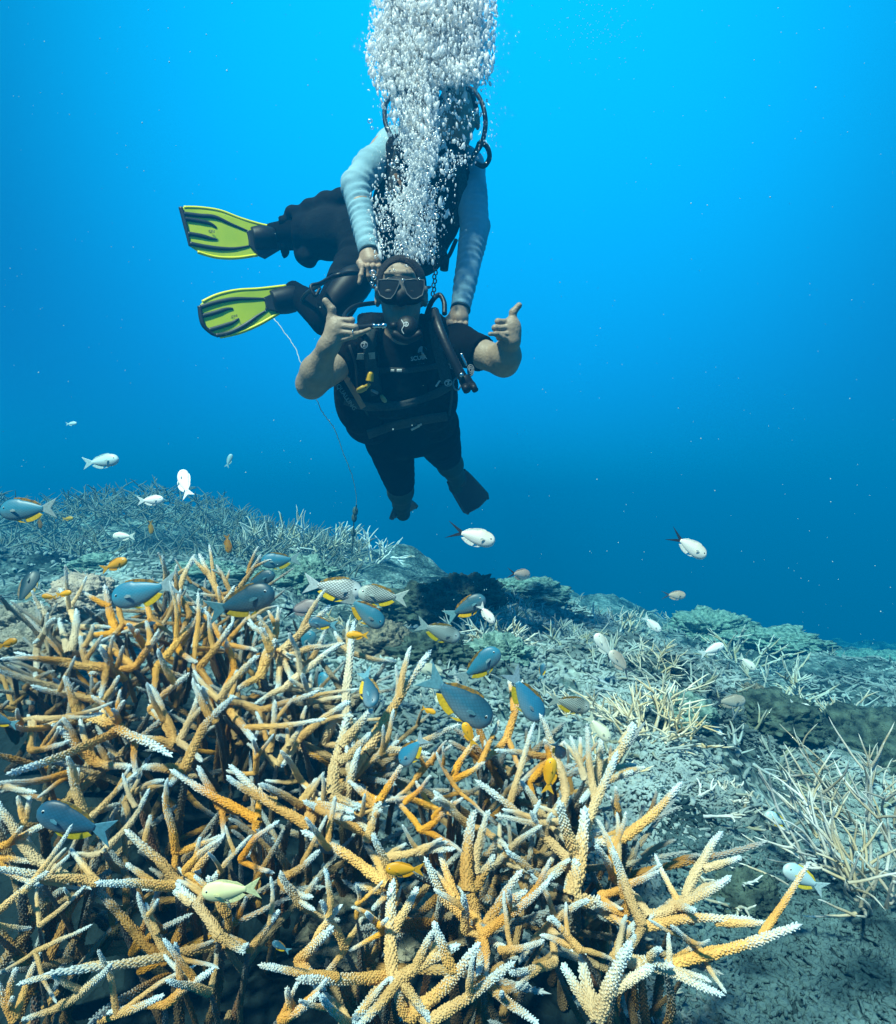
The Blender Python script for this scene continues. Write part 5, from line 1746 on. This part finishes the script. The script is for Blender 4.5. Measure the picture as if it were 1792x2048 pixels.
mb = MB().tube([p5, p5.lerp(p6, .35), p5.lerp(p6, .75), p6], [.007, .011, .012, .006], 10, flat=.45)
mb.build('olive_tab', olive, front)

# corrugated inflator hose and its end
pts = pxs([(868, 622, 1.92), (878, 655, 1.86), (897, 700, 1.84), (918, 742, 1.84), (930, 762, 1.84)], 14)
mb = MB(); mb.tube(pts, [.0145 + .0022 * (i % 2) for i in range(len(pts))], 12)
mb.build('inflator_hose', rubber_sheen, front)
mb = MB()
mb.tube(pxs([(926, 755, 1.83), (936, 768, 1.83), (944, 778, 1.83)], 5), [.017, .019, .020, .0205, .020, .019, .0195, .020, .018, .014, .009], 12)
mb.tube([P(930, 772, 1.81), P(934, 782, 1.80)], [.013, .012], 10)
mb.tube([P(945, 770, 1.81), P(951, 781, 1.80)], [.011, .010], 10)
infl = mb.build('inflator', rubber, front)
mb = MB().ball(P(923, 750, 1.805), .0075, 12, 8)
mb.build('inflator_button', chrome, front)
mb = MB()
pts = [P(922, 707, 1.81), P(926, 716, 1.81), P(930, 724, 1.81), P(933, 732, 1.81)]
mb.tube(spline(pts, 3), [.003, .0035, .005, .003, .005, .0035, .0055, .003, .004, .002], 8)
mb.build('inflator_connector', chrome, front)
mb = MB()
o = P(941, 742, 1.84)
for r in (.017, .011, .006):
    mb.tube([o + Vector((math.cos(i * .4) * r * .6, -.012, math.sin(i * .4) * r)) for i in range(17)], .0014, 5, cap=False)
mb.build('dump_grille', greyp, front)
mb = MB().ball(o, (.011, .012, .018), 12, 8)
mb.build('dump_valve', rubber, front)
# over-shoulder hoses
mb = MB().tube(pxs([(850, 640, 2.02), (862, 606, 1.98), (878, 590, 1.99), (888, 604, 1.98), (889, 628, 1.96)], 8), .0085, 10)
mb.build('hose', rubber_sheen, front)
mb = MB().tube(pxs([(752, 552, 2.20), (716, 546, 2.14), (670, 552, 2.06), (632, 574, 2.3), (612, 588, 2.45), (604, 600, 2.52)], 10), .0085, 10)
mb.build('hose', rubber_sheen, front)
mb = MB().tube(pxs([(668, 550, 2.12), (640, 566, 2.04), (622, 572, 2.02), (630, 592, 2.02), (640, 576, 2.04)], 8), .006, 8)
mb.build('hose', rubber_sheen, front)
# shoulder pads of the vest seen above each shoulder
# tank behind his neck
mb = MB().tube([P(812, 640, 2.35), P(822, 780, 2.52)], [.085, .085], 20)
mb.build('tank', greyp, front)
mb = MB().tube(pxs([(748, 652, 1.83), (720, 655, 1.86), (696, 648, 1.92), (690, 630, 2.0), (712, 612, 2.1), (750, 606, 2.2)], 8), .0085, 10)
mb.build('hose', rubber_sheen, front)
mb = MB().tube([P(808, 600, 2.24), P(812, 632, 2.33)], [.030, .036], 14).ball(P(838, 600, 2.2), .028, 12, 8)
mb.build('tank_valve', rubber, front)

# mask
Mk = fine_sdf(P(802, 580, 1.83), .115, .0026)
mc = P(802, 580, 1.845)
Mk.ell(mc + Vector((0, .02, .0)), (.076, .050, .036), .01)
Mk.ell(mc + Vector((0, -.012, -.030)), (.020, .026, .026), .018)
Mk.ell(mc + Vector((-.036, .0, -.018)), (.034, .036, .024), .018)
Mk.ell(mc + Vector((.036, .0, -.018)), (.034, .036, .024), .018)
Mk.plane_cut(mc + Vector((0, -.026, 0)), (0, -1, .12)) if False else None
Mk.ell(mc + Vector((0, .026, .020)), (.066, .046, .031), .012)
mask = Mk.build('mask', rubber, front)
bvM = [BV['mask']]


def lens(pts, nm='lens'):
    top = []
    cx = sum(p[0] for p in pts) / len(pts); cy = sum(p[1] for p in pts) / len(pts)
    yy = min((surf(bvM, p[0] * .8 + cx * .2, p[1] * .8 + cy * .2, 0)[0] or P(cx, cy, 1.82)).y for p in pts) - .002
    slope = .25
    for (x, y) in pts:
        q = P(x, y, yy)
        q.y += abs(x - 802) * .00016
        top.append(P(x, y, q.y))
    mb = MB().slab(top, .004)
    o = link('lens', mesh('lens', mb.v, mb.f, lensm, False), mask)
    rim = MB().tube([p + Vector((0, -.002, 0)) for p in top] + [top[0] + Vector((0, -.002, 0))], .0021, 6)
    link('lens_rim', mesh('lens_rim', rim.v, rim.f, rimm), mask)
    return yy


lens([(756, 561), (776, 559), (798, 561), (799, 568), (790, 588), (782, 598), (772, 598), (760, 591), (755, 578)])
lens([(807, 561), (828, 559), (848, 561), (849, 576), (845, 591), (833, 598), (824, 598), (814, 588), (806, 568)])
mb = MB()
mb.tube(pxs([(756, 576, 1.87), (750, 576, 1.92), (748, 574, 1.99)], 5), .011, 8, flat=.35)
mb.tube(pxs([(848, 576, 1.87), (854, 576, 1.92), (857, 574, 1.99)], 5), .011, 8, flat=.35)
mb.build('mask_strap', rubber, front)
mb = MB().ball(P(755, 580, 1.875), (.010, .012, .013), 10, 8).ball(P(850, 580, 1.875), (.010, .012, .013), 10, 8)
mb.build('mask_buckle', rimm, front)

# regulator second stage
rc = P(814, 654, 1.815)
mb = MB()
ax = Vector((-.08, -1, .08)).normalized()
mb.tube([rc - ax * .03, rc - ax * .02, rc, rc + ax * .012, rc + ax * .017], [.020, .033, .036, .031, .012], 22)
mb.tube([rc + Vector((0, .028, .012)), rc + Vector((-.004, .06, .02))], [.018, .02], 12)
mb.tube(spline([rc + Vector((-.045, .0, -.018)), rc + Vector((0, .004, -.036)), rc + Vector((.046, .0, -.018))], 6), [.010, .013, .014, .015, .015, .015, .015, .015, .015, .014, .014, .013, .010], 10)
mb.tube([rc + Vector((-.030, 0, .002)), rc + Vector((-.052, 0, .003))], [.014, .011], 12)
reg = mb.build('regulator', rubber, front)
mb = MB().tube([P(746, 652, 1.81), P(750, 652, 1.81), P(751, 652, 1.81), P(763, 652, 1.81), P(764, 652, 1.81), P(774, 651, 1.81)], [.0085, .0085, .0065, .0065, .009, .0085], 12)
mb.build('regulator_connector', chrome, front)
bvR = [BVHTree.FromPolygons([tuple(v.co) for v in reg.data.vertices], [tuple(p.vertices) for p in reg.data.polygons])]
emblem(813, 650, 5, parent=reg, bv=bvR)
strap('regulator_curve', [(803, 640), (808, 650), (804, 660), (808, 668)], 1.6, bvR, whitep, reg, off=.003, th=.001)
# moustache shadow / beard area and finger ring
mb = MB()
c = P(708, 665.5, YL - .010)
mb.tube([c + Vector((.002 * math.cos(a), math.cos(a) * .0115, math.sin(a) * .0115)) for a in [2 * math.pi * i / 16 for i in range(17)]], .0018, 6, cap=False)
mb.build('finger_ring', chrome, front)

# =================================================================== the guide behind and above
rear = thing('person', P(760, 470, 2.6), 'guide in pale blue sleeves and yellow fins hovering over the front diver', 'person')
s1, e1, w1 = P(766, 300, 2.36), P(712, 372, 2.22), P(738, 505, 2.10)
s2, e2, w2 = P(938, 340, 2.40), P(950, 455, 2.28), P(921, 618, 2.14)
pel2 = P(745, 480, 2.66)
B2 = SDF((-.98, 1.95, .60), (.20, 3.0, 1.85), .0068)
HC2 = P(915, 238, 2.30)
head(B2, HC2)
B2.cone(HC2 + Vector((-.01, .03, -.05)), P(880, 300, 2.42), .055, .06, .03)
B2.cone(P(790, 300, 2.42), P(925, 330, 2.44), .07, .07, .05)
B2.ell(P(855, 370, 2.5), (.17, .12, .17), .05)
B2.cone(P(840, 420, 2.55), pel2, .13, .12, .06)
for (a, b, c) in ((s1, e1, w1), (s2, e2, w2)):
    B2.cone(a, b, .052, .042, .03); B2.cone(b, b.lerp(c, .3), .042, .043, .02); B2.cone(b.lerp(c, .3), c, .043, .026, .02)
h1, k1, a1 = P(722, 468, 2.68), P(612, 468, 2.76), P(530, 474, 2.72)
h2, k2, a2 = P(728, 510, 2.62), P(656, 640, 2.50), P(597, 590, 2.66)
for (a, b, c) in ((h1, k1, a1), (h2, k2, a2)):
    B2.cone(a, b, .085, .062, .04); B2.cone(b, b.lerp(c, .35), .058, .056, .02); B2.cone(b.lerp(c, .35), c, .056, .038, .02)
parts_r = [B2.nets()]
for (wr_, el_, fl) in ((w1, e1, 0), (w2, e2, 1)):
    HH = fine_sdf(wr_ + Vector((0, 0, -.05)), .10, .003)
    d = (wr_ - el_).normalized()
    HH.cone(wr_ - d * .05, wr_, .030, .027, .01, flat_a=True)
    u = Vector((1, 0, 0)); fw = (d + Vector((0, -.25, 0))).normalized()
    pc = wr_ + d * .045
    HH.cone(wr_, pc, .027, .030, .02)
    fs = []
    for k in range(4):
        o = pc + u * (k - 1.5) * .0185 + d * .015
        q1 = o + Vector((0, -.018, -.012)); q2 = q1 + Vector((0, .010, -.030)); q3 = q2 + Vector((0, .024, -.004))
        if k == 0 and fl == 0: q2 = q1 + Vector((-.006, -.006, -.034)); q3 = q2 + Vector((-.006, .0, -.026))
        fs.append(([o, q1, q2, q3], .0102 - (.0012 if k == 3 else 0)))
    th = [(wr_ + d * .02 + u * -.018, .015), (wr_ + d * .05 + u * -.040, .012), (wr_ + d * .075 + u * -.036, .0105)]
    hand(HH, wr_ + d * .02 - u * .008, pc + u * .008, fs, th)
    parts_r.append(HH.nets())
body2 = merge_objects(parts_r, 'body', skin2, rear)
Hh = fine_sdf(HC2, .14, .005)
Hh.ell(HC2 + Vector((0, .020, .038)), (.084, .100, .094), 0, noise_amp=.003, nf=90)
Hh.ell(HC2 + Vector((0, -.090, -.005)), (.068, .085, .080), .012, 'sub')
Hh.plane_cut(HC2 + Vector((0, 0, -.03)), (0, -.35, -.93))
Hh.build('hair', hairm, rear)

# rash guard with rumpled sleeves
R2 = SDF((-.42, 1.95, .72), (.20, 2.75, 1.70), .0062)
R2.cone(s1 + Vector((.03, .02, .01)), s1.lerp(e1, .55), .068, .060, .03, wr=.03, wl=.06, seed=1)
R2.cone(s1.lerp(e1, .45), e1, .060, .055, .02, wr=.07, wl=.04, seed=2)
R2.cone(e1, w1, .055, .037, .015, flat_b=True, wr=.085, wl=.034, seed=3)
R2.cone(s2, e2, .066, .056, .03, wr=.07, wl=.045, seed=4)
R2.cone(e2, w2, .056, .036, .015, flat_b=True, wr=.085, wl=.032, seed=5)
R2.cone(P(790, 296, 2.42), P(925, 330, 2.44), .078, .074, .05)
R2.ell(P(855, 370, 2.5), (.178, .125, .175), .05)
R2.cone(HC2.lerp(P(880, 300, 2.42), .8), P(880, 310, 2.42), .066, .07, .02)
R2.build('rash_guard', rash, rear)
mb = MB()
for (a, b) in ((w1, e1), (w2, e2)):
    d = (a - b).normalized()
    mb.tube([a - d * .001, a + d * .003, a + d * .007], [.0375, .0378, .0362], 20)
mb.build('cuff', rash_d, rear)

# shorts with torn wavy hems
Sh = SDF((-.78, 2.2, .68), (-.14, 3.0, 1.52), .0075)
Sh.cone(pel2 + Vector((.05, 0, 0)), pel2, .15, .15, .05)
Sh.cone(h1, h1.lerp(k1, .55), .108, .106, .05, wr=.05, wl=.10, seed=1)
Sh.cone(h1.lerp(k1, .5), k1.lerp(a1, .15), .106, .096, .04, flat_b=True, wr=.06, wl=.09, seed=3)
Sh.cone(h2, h2.lerp(k2, .55), .105, .095, .04, flat_b=True, wr=.06, wl=.08, seed=5)
for (x, y, r, Y) in ((588, 428, .045, 2.72), (622, 416, .05, 2.72), (655, 404, .06, 2.70), (684, 398, .06, 2.66), (610, 512, .05, 2.74), (618, 522, .03, 2.74), (560, 450, .045, 2.72), (560, 500, .045, 2.74)):
    Sh.ell(P(x, y, Y), (r * .95, .05, r * .8), .03)
Sh.build('shorts', shorts_m, rear)
mb = MB()
for (a, b, c) in ((h1, k1, a1), (h2, k2, a2)):
    d = (c - b)
    mb.tube(spline([a.lerp(b, .35), a.lerp(b, .8), b, b.lerp(c, .35), b.lerp(c, .8), c, c + d.normalized() * .06], 5), [.088, .087, .086, .085, .083, .081, .079, .077, .075, .074, .073, .072, .070, .069, .068, .067, .066, .064, .062, .060, .058, .056, .054, .052, .050, .049, .048, .047, .046, .045, .044], 16)
mb.build('leggings', neo, rear)
# flaps of the ragged hem

# vest of the guide
V2 = SDF((-.42, 1.95, .72), (.20, 2.75, 1.62), .0068)
V2.cone(P(798, 300, 2.30), P(785, 400, 2.36), .055, .075, .03)
V2.cone(P(905, 310, 2.30), P(915, 400, 2.36), .055, .07, .03)
V2.ell(P(800, 430, 2.40), (.105, .10, .15), .04)
V2.ell(P(880, 420, 2.40), (.09, .10, .15), .04)
V2.ell(P(830, 500, 2.44), (.13, .10, .11), .04)
V2.cone(P(790, 292, 2.46), P(915, 312, 2.46), .06, .06, .03)
vest2 = V2.build('buoyancy_vest', nylon, rear)
bv2 = [BV[vest2.name]]
strap('shoulder_strap', [(800, 290), (790, 340), (786, 400), (800, 450)], 18, bv2, webm, rear, off=.008)
strap('shoulder_strap', [(912, 300), (922, 350), (925, 400), (905, 450)], 18, bv2, webm, rear, off=.008)
strap('chest_strap', [(780, 350), (830, 356), (880, 352), (925, 345)], 10, bv2, webm, rear, off=.008)
strap('orange_toggle', [(790, 350), (795, 362), (801, 374)], 6, bv2, orangeweb, rear, off=.03)
strap('orange_toggle', [(796, 376), (790, 388)], 6, bv2, orangeweb, rear, off=.03)
mb = MB().tube([P(918, 277, 2.2), P(941, 296, 2.2)], .006, 6, flat=.4)
mb.build('pale_strap_end', labelm, rear)
# tank on his back, valve and the looping hoses
mb = MB().tube([P(862, 262, 2.66), P(850, 420, 2.74)], [.088, .088], 20)
mb.build('tank', greyp, rear)
mb = MB().tube(pxs([(868, 205, 2.6), (845, 180, 2.56), (800, 182, 2.48), (773, 205, 2.40), (770, 240, 2.34), (780, 268, 2.30), (795, 300, 2.26)], 9), .0095, 10)
mb.build('hose', rubber_sheen, rear)
mb = MB().tube(pxs([(880, 205, 2.6), (910, 178, 2.5), (942, 178, 2.42), (963, 205, 2.36), (971, 245, 2.32), (964, 285, 2.28), (948, 310, 2.26)], 9), .0095, 10)
mb.build('hose', rubber_sheen, rear)
mb = MB().tube(pxs([(960, 284, 2.30), (974, 294, 2.28), (979, 315, 2.26), (968, 332, 2.26), (952, 326, 2.27)], 8), .0095, 10)
mb.build('hose', rubber_sheen, rear)
mb = MB().tube(pxs([(958, 286, 2.28), (948, 312, 2.27), (940, 326, 2.27)], 8), .008, 10)
mb.build('hose', rubber_sheen, rear)
# strap with clips hanging down from his vest at right
mb = MB()
mb.tube(pxs([(912, 480, 2.24), (900, 508, 2.22), (892, 520, 2.20)], 5), .008, 8)
mb.tube([P(890, 516, 2.2), P(888, 540, 2.2)], [.018, .016], 10)
mb.tube([P(884, 500, 2.22), P(886, 520, 2.2)], [.016, .022], 10)
mb.build('hanging_gauge', rubber, rear)
mb = MB()
for i in range(8):
    c = P(873 - 2 * (i % 2) - i * .8, 528 + i * 8.5, 2.18)
    mb.tube([c + Vector((math.cos(a) * .006, (math.sin(a) * .004), math.sin(a) * .011)) for a in [2 * math.pi * j / 8 for j in range(9)]], .0026, 5, cap=False)
mb.build('clip_chain', rubber, rear)
# dark bulk between the two divers (octopus, gauge console)
mb = MB()
mb.tube(pxs([(722, 556, 2.34), (700, 575, 2.30), (676, 600, 2.28), (660, 622, 2.26)], 5), [.055, .06, .065, .07, .07, .068, .066, .064, .062, .06, .058, .055, .05, .045, .04, .03], 14)
mb.build('gauge_console', rubber, rear)


def yellow_fin(out, blade_in, ribs, edges, pocket, word, wx, wy, wang, Y, rz):
    """out: whole outline; edges: rails; ribs: dark battens; all at a tilted plane distance Y"""
    def Q(x, y, dy=0.0): return P(x, y, Y + (x - rz) * .0009 + dy)
    mb = MB().slab([Q(x, y) for x, y in out], .008)
    f = mb.build('fin', finY, rear, smooth=False)
    for e in edges:
        mb = MB().tube(spline([Q(x, y) for x, y in e], 6), .0075, 8)
        link('fin_rail', mesh('fin_rail', mb.v, mb.f, finE), f)
    for rb in ribs:
        q = spline([Q(x, y, -.0055) for x, y in rb], 6)
        n = len(q)
        mb = MB().tube(q, [.0095 * min(1, .35 + (n - i) / n * 1.2, 1) for i in range(n)], 8, flat=.5, flatdir=Vector((0, 1, 0)))
        link('fin_rib', mesh('fin_rib', mb.v, mb.f, finK), f)
    mb = MB().slab([Q(x, y, -.004) for x, y in blade_in], .02)
    link('fin_heel', mesh('fin_heel', mb.v, mb.f, finK, False), f)
    pk = MB().tube(spline([Q(*p) for p in pocket], 5), [.050, .052, .054, .056, .058, .058, .058, .056, .053, .050, .046][:len(spline([Q(*p) for p in pocket], 5))], 14)
    link('foot_pocket', mesh('foot_pocket', pk.v, pk.f, rubber), f)
    lettering('fin_lettering', word, wx, wy, 10, wang, None, finK, f, flatY=Y + (wx - rz) * .0009 - .0055, bold=.01)
    return f


yellow_fin([(361, 414), (390, 415), (425, 419), (460, 429), (500, 444), (540, 453), (552, 457), (530, 462), (505, 462), (498, 470), (500, 492), (517, 508), (500, 514), (460, 517), (425, 514), (395, 503), (378, 492), (373, 460)],
           [(498, 461), (510, 459), (545, 455), (560, 470), (560, 500), (530, 518), (517, 512), (500, 494)],
           [[(366, 427), (400, 431), (430, 434), (462, 448), (496, 462)], [(369, 437), (400, 442), (420, 447), (433, 455)], [(376, 467), (400, 471), (420, 476), (434, 479)],
            [(380, 487), (410, 493), (440, 497), (470, 497), (498, 492)], [(496, 462), (500, 478), (499, 492)], [(361, 414), (368, 440), (374, 466), (379, 492)]],
           [[(368, 415), (400, 416), (440, 422), (480, 437), (520, 449), (550, 455)], [(395, 504), (430, 514), (470, 516), (515, 510)]],
           [(505, 478), (525, 478), (550, 478)], 'mares', 418, 461, -8, 2.66, 500)
yellow_fin([(398, 612), (405, 604), (430, 592), (470, 582), (510, 580), (545, 577), (568, 572), (574, 577), (556, 600), (552, 618), (560, 625), (540, 640), (500, 655), (465, 670), (440, 675), (420, 668), (404, 650)],
           [(528, 595), (560, 580), (585, 575), (595, 600), (585, 622), (560, 625), (535, 620), (531, 612)],
           [[(401, 614), (430, 605), (465, 598), (500, 597), (530, 597)], [(404, 632), (430, 625), (452, 618), (466, 617)], [(418, 660), (445, 652), (465, 645), (478, 637)],
            [(432, 671), (460, 665), (490, 650), (515, 632), (534, 620)], [(529, 597), (535, 608), (532, 620)], [(399, 612), (402, 636), (408, 652), (425, 668), (440, 673)]],
           [[(405, 604), (435, 590), (475, 581), (520, 578), (572, 572)], [(440, 674), (480, 665), (520, 648), (558, 626)]],
           [(545, 605), (575, 600), (600, 593)], 'mares', 463, 633, 14, 2.60, 540)

# =================================================================== thin white line hanging from the divers down to the reef
rl = random.Random(3)
ctrl = [(548, 638, 2.3), (572, 668, 2.3), (590, 695, 2.3), (604, 730, 2.3), (618, 765, 2.32), (633, 800, 2.35), (650, 832, 2.4), (666, 852, 2.5), (677, 878, 2.6), (686, 905, 2.8), (700, 940, 3.0), (710, 975, 3.3), (713, 1010, 3.6)]
pts = pxs(ctrl, 9)
pts = [p + Vector((rl.gauss(0, .0013), 0, rl.gauss(0, .0013))) for p in pts]
mb = MB().tube(pts, [.0019] * len(pts), 5)
ln_ = mb.build('line', material('white cord', (.75, .85, .85), .6))
tag(ln_, 'thin wavy white line trailing from the lower yellow fin to the reef', 'line')
pts = pxs([(713, 1010, 3.6), (708, 1040, 3.8), (706, 1080, 4.2), (703, 1118, 4.6)], 8)
mb = MB().tube(pts, [.004] * len(pts), 5)
for t in (4, 7, 13): mb.ball(pts[t], (.018, .018, .03), 8, 6)
o = mb.build('weighted_rope', material('dark growth on rope', (.06, .10, .09), .8))
tag(o, 'dark overgrown rope end hanging straight above the reef coral', 'rope')

# =================================================================== bubbles
bub = bpy.data.materials.new('air bubble')
bub.use_nodes = True
n, l = bub.node_tree.nodes, bub.node_tree.links
n.remove(n['Principled BSDF'])
gl = n.new('ShaderNodeBsdfTransparent')
lw = n.new('ShaderNodeLayerWeight'); lw.inputs[0].default_value = .62
gs = n.new('ShaderNodeBsdfGlossy'); gs.inputs['Roughness'].default_value = .22; gs.inputs['Color'].default_value = (1, 1, 1, 1)
mxs = n.new('ShaderNodeMixShader'); l.new(lw.outputs['Facing'], mxs.inputs[0])
l.new(gl.outputs[0], mxs.inputs[1]); l.new(gs.outputs[0], mxs.inputs[2])
l.new(mxs.outputs[0], n['Material Output'].inputs[0])
foam = bpy.data.materials.new('fine white bubbles')
foam.use_nodes = True
pb = foam.node_tree.nodes['Principled BSDF']
pb.inputs['Base Color'].default_value = (.98, .99, 1.0, 1); pb.inputs['Roughness'].default_value = .25
pb.inputs['Specular IOR Level'].default_value = .8
pb.inputs['Subsurface Weight'].default_value = 0
n, l = foam.node_tree.nodes, foam.node_tree.links
tr = n.new('ShaderNodeBsdfTranslucent'); tr.inputs[0].default_value = (.97, 1, 1, 1)
tp = n.new('ShaderNodeBsdfTransparent'); tp.inputs[0].default_value = (1, 1, 1, 1)
ma_ = n.new('ShaderNodeMixShader'); ma_.inputs[0].default_value = .5
mb_ = n.new('ShaderNodeMixShader'); mb_.inputs[0].default_value = .12
l.new(pb.outputs[0], ma_.inputs[1]); l.new(tr.outputs[0], ma_.inputs[2])
l.new(ma_.outputs[0], mb_.inputs[1]); l.new(tp.outputs[0], mb_.inputs[2])
l.new(mb_.outputs[0], n['Material Output'].inputs[0])


def ico(sub):
    import bmesh
    bm = bmesh.new(); bmesh.ops.create_icosphere(bm, subdivisions=sub, radius=1)
    V = np.array([v.co[:] for v in bm.verts]); Fc = np.array([[v.index for v in f.verts] for f in bm.faces]); bm.free()
    return V, Fc


def bubbles(name, items, sub, mat, lab):
    V0, F0 = ico(sub)
    Vs, Fs = [], []
    for i, (c, s) in enumerate(items):
        R = np.array(Matrix.Rotation(rl.gauss(0, .25), 3, 'Y'))
        Vs.append((V0 * np.array(s)) @ R.T + np.array(c)); Fs.append(F0 + i * len(V0))
    o = link(name, mesh(name, np.concatenate(Vs), np.concatenate(Fs), mat))
    return tag(o, lab, kind='stuff')


def column(py):
    """left, right edge and density weight of the plume at this height"""
    K = [(-60, 760, 985, 1), (0, 762, 978, 1), (60, 752, 976, 1), (110, 745, 972, 1), (170, 762, 965, 1), (230, 784, 962, .9), (290, 786, 955, .7), (340, 765, 925, .55),
         (400, 748, 900, .42), (450, 742, 893, .4), (500, 750, 888, .25), (540, 765, 880, .06)]
    for i in range(len(K) - 1):
        if K[i][0] <= py <= K[i + 1][0]:
            t = (py - K[i][0]) / (K[i + 1][0] - K[i][0])
            return [K[i][j] * (1 - t) + K[i + 1][j] * t for j in (1, 2, 3)]
    return None


def clots(name, items, mat, lab):
    V0, F0 = ico(3)
    nz_ = np.array([1 + .38 * noise.fractal(Vector(v) * 2.2, 1, 2, 3) for v in V0])
    Vs, Fs = [], []
    for i, (c, s) in enumerate(items):
        R = np.array(Matrix.Rotation(rl.uniform(0, 6.28), 3, (rl.gauss(0, 1), rl.gauss(0, 1), 1)))
        Vs.append(((V0 * nz_[:, None]) @ R.T * np.array(s)) + np.array(c)); Fs.append(F0 + i * len(V0))
    return tag(link(name, mesh(name, np.concatenate(Vs), np.concatenate(Fs), mat)), lab, kind='stuff')


fine = []; big = []
tries = 0
while len(fine) < 34000 and tries < 190000:
    tries += 1
    py = rl.uniform(-60, 530)
    c = column(py)
    if c is None: continue
    w = (c[1] - c[0]) / 2; m = (c[0] + c[1]) / 2
    u = rl.gauss(0, .5)
    if abs(u) > 1.15: continue
    px = m + u * w
    # dense core drifting; open patches lower down
    nz = noise.noise(Vector((px * .017, py * .012, 2.2)))
    core = c[2] * (1 if py < 240 else (.6 + 1.4 * max(0, nz)))
    if py > 260 and nz < -.12 and rl.random() < .8: continue
    if py > 300 and px > 870 and rl.random() < .7: continue
    if 170 < py <= 310 and px > 874 + 12 * nz and rl.random() < .95: continue
    if 180 < py <= 320 and px < 800 and rl.random() < .6: continue
    if rl.random() > core: continue
    if py > 330 and rl.random() < .45: continue
    Y = 1.98 + rl.gauss(0, .055) + (.02 if py > 300 else .06)
    s = abs(rl.gauss(0, 1)) ** 1.6 * .0012 + .0012
    if py < 300: s *= 1.25
    el = rl.uniform(1.3, 3.2)
    fine.append((P(px, py, Y), (s, s, s * el)))
bubbles('rising_bubbles', fine, 1, foam, 'dense rising plume of fine white bubbles')
caps = []
for k in range(1900):                      # swollen caps and clots of froth in the core
    py = rl.uniform(-60, 300) if k < 420 else rl.uniform(-60, 175); c = column(py)
    px = (c[0] + c[1]) / 2 - (28 if py > 150 else 0) + max(-1.7, min(1.7, rl.gauss(0, 1))) * .25 * (c[1] - c[0]) * (1 if py < 150 else .62)
    s = rl.uniform(.004, .012) * (1 if py < 200 else .6)
    caps.append((P(px, py, 2.03 + rl.gauss(0, .04)), (s * rl.uniform(.6, 1.3), s, s * rl.uniform(.6, 1.5))))
clots('froth', caps, foam, 'white clots of froth in the core of the plume')

for k in range(420):                      # sparse drops at the plume's edges
    py = rl.uniform(-20, 330)
    c = column(py)
    px = (c[0] - abs(rl.gauss(0, 14))) if rl.random() < .45 else (c[1] + abs(rl.gauss(0, 22)))
    s = rl.uniform(.0010, .0022)
    big.append((P(px, py, 2.0 + rl.gauss(0, .1)), (s, s, s * 1.4)))
for k in range(420):
    py = rl.uniform(200, 520); c = column(py)
    px = rl.uniform(c[0] + 8, c[1] - 8)
    if px > 880 and py < 320 and rl.random() < .8: continue
    s = abs(rl.gauss(0, 1)) * .0022 + .0022
    big.append((P(px, py, 1.93 + rl.gauss(0, .05)), (s * 1.1, s, s)))
for (px, py, r) in ((795, 491, 6), (812, 487, 6), (826, 484, 7), (863, 506, 8), (816, 512, 6), (775, 388, 7), (790, 384, 8), (766, 460, 6), (839, 478, 6), (872, 432, 8), (777, 453, 5), (740, 242, 6), (744, 256, 4),
                   (751, 513, 4), (746, 545, 8), (748, 556, 6), (744, 567, 5), (788, 540, 3), (813, 532, 4), (838, 557, 3), (806, 560, 4), (840, 455, 7), (800, 430, 6), (820, 405, 6), (856, 350, 8), (870, 380, 7), (785, 330, 7)):
    s = r / F * 1.86 * .8
    big.append((P(px, py, 1.86 if py < 530 else 1.80), (s * 1.15, s, s * .85)))
bubbles('large_bubbles', big, 2, bub, 'silvery larger bubbles around the plume')

# drifting specks
spk = []
for k in range(600):
    Y = rl.uniform(.8, 4.5)
    px, py = rl.uniform(-60, 1850), rl.uniform(-40, 1300)
    p = P(px, py, Y)
    if p.z < ground(p.x, p.y) + .05: continue
    s = rl.uniform(.0004, .0011) * (.6 + .4 * Y)
    spk.append((p, (s, s * rl.uniform(.5, 1.5), s * rl.uniform(.5, 2))))
for k in range(160):
    px, py = rl.gauss(1190, 50), rl.gauss(60, 40); s = rl.uniform(.0006, .0016)
    spk.append((P(px, py, 2.2), (s, s, s)))
speck = material('drifting specks', (.55, .75, .75), .8)
bubbles('drifting_specks', spk, 1, speck, 'pale particles drifting in the water')
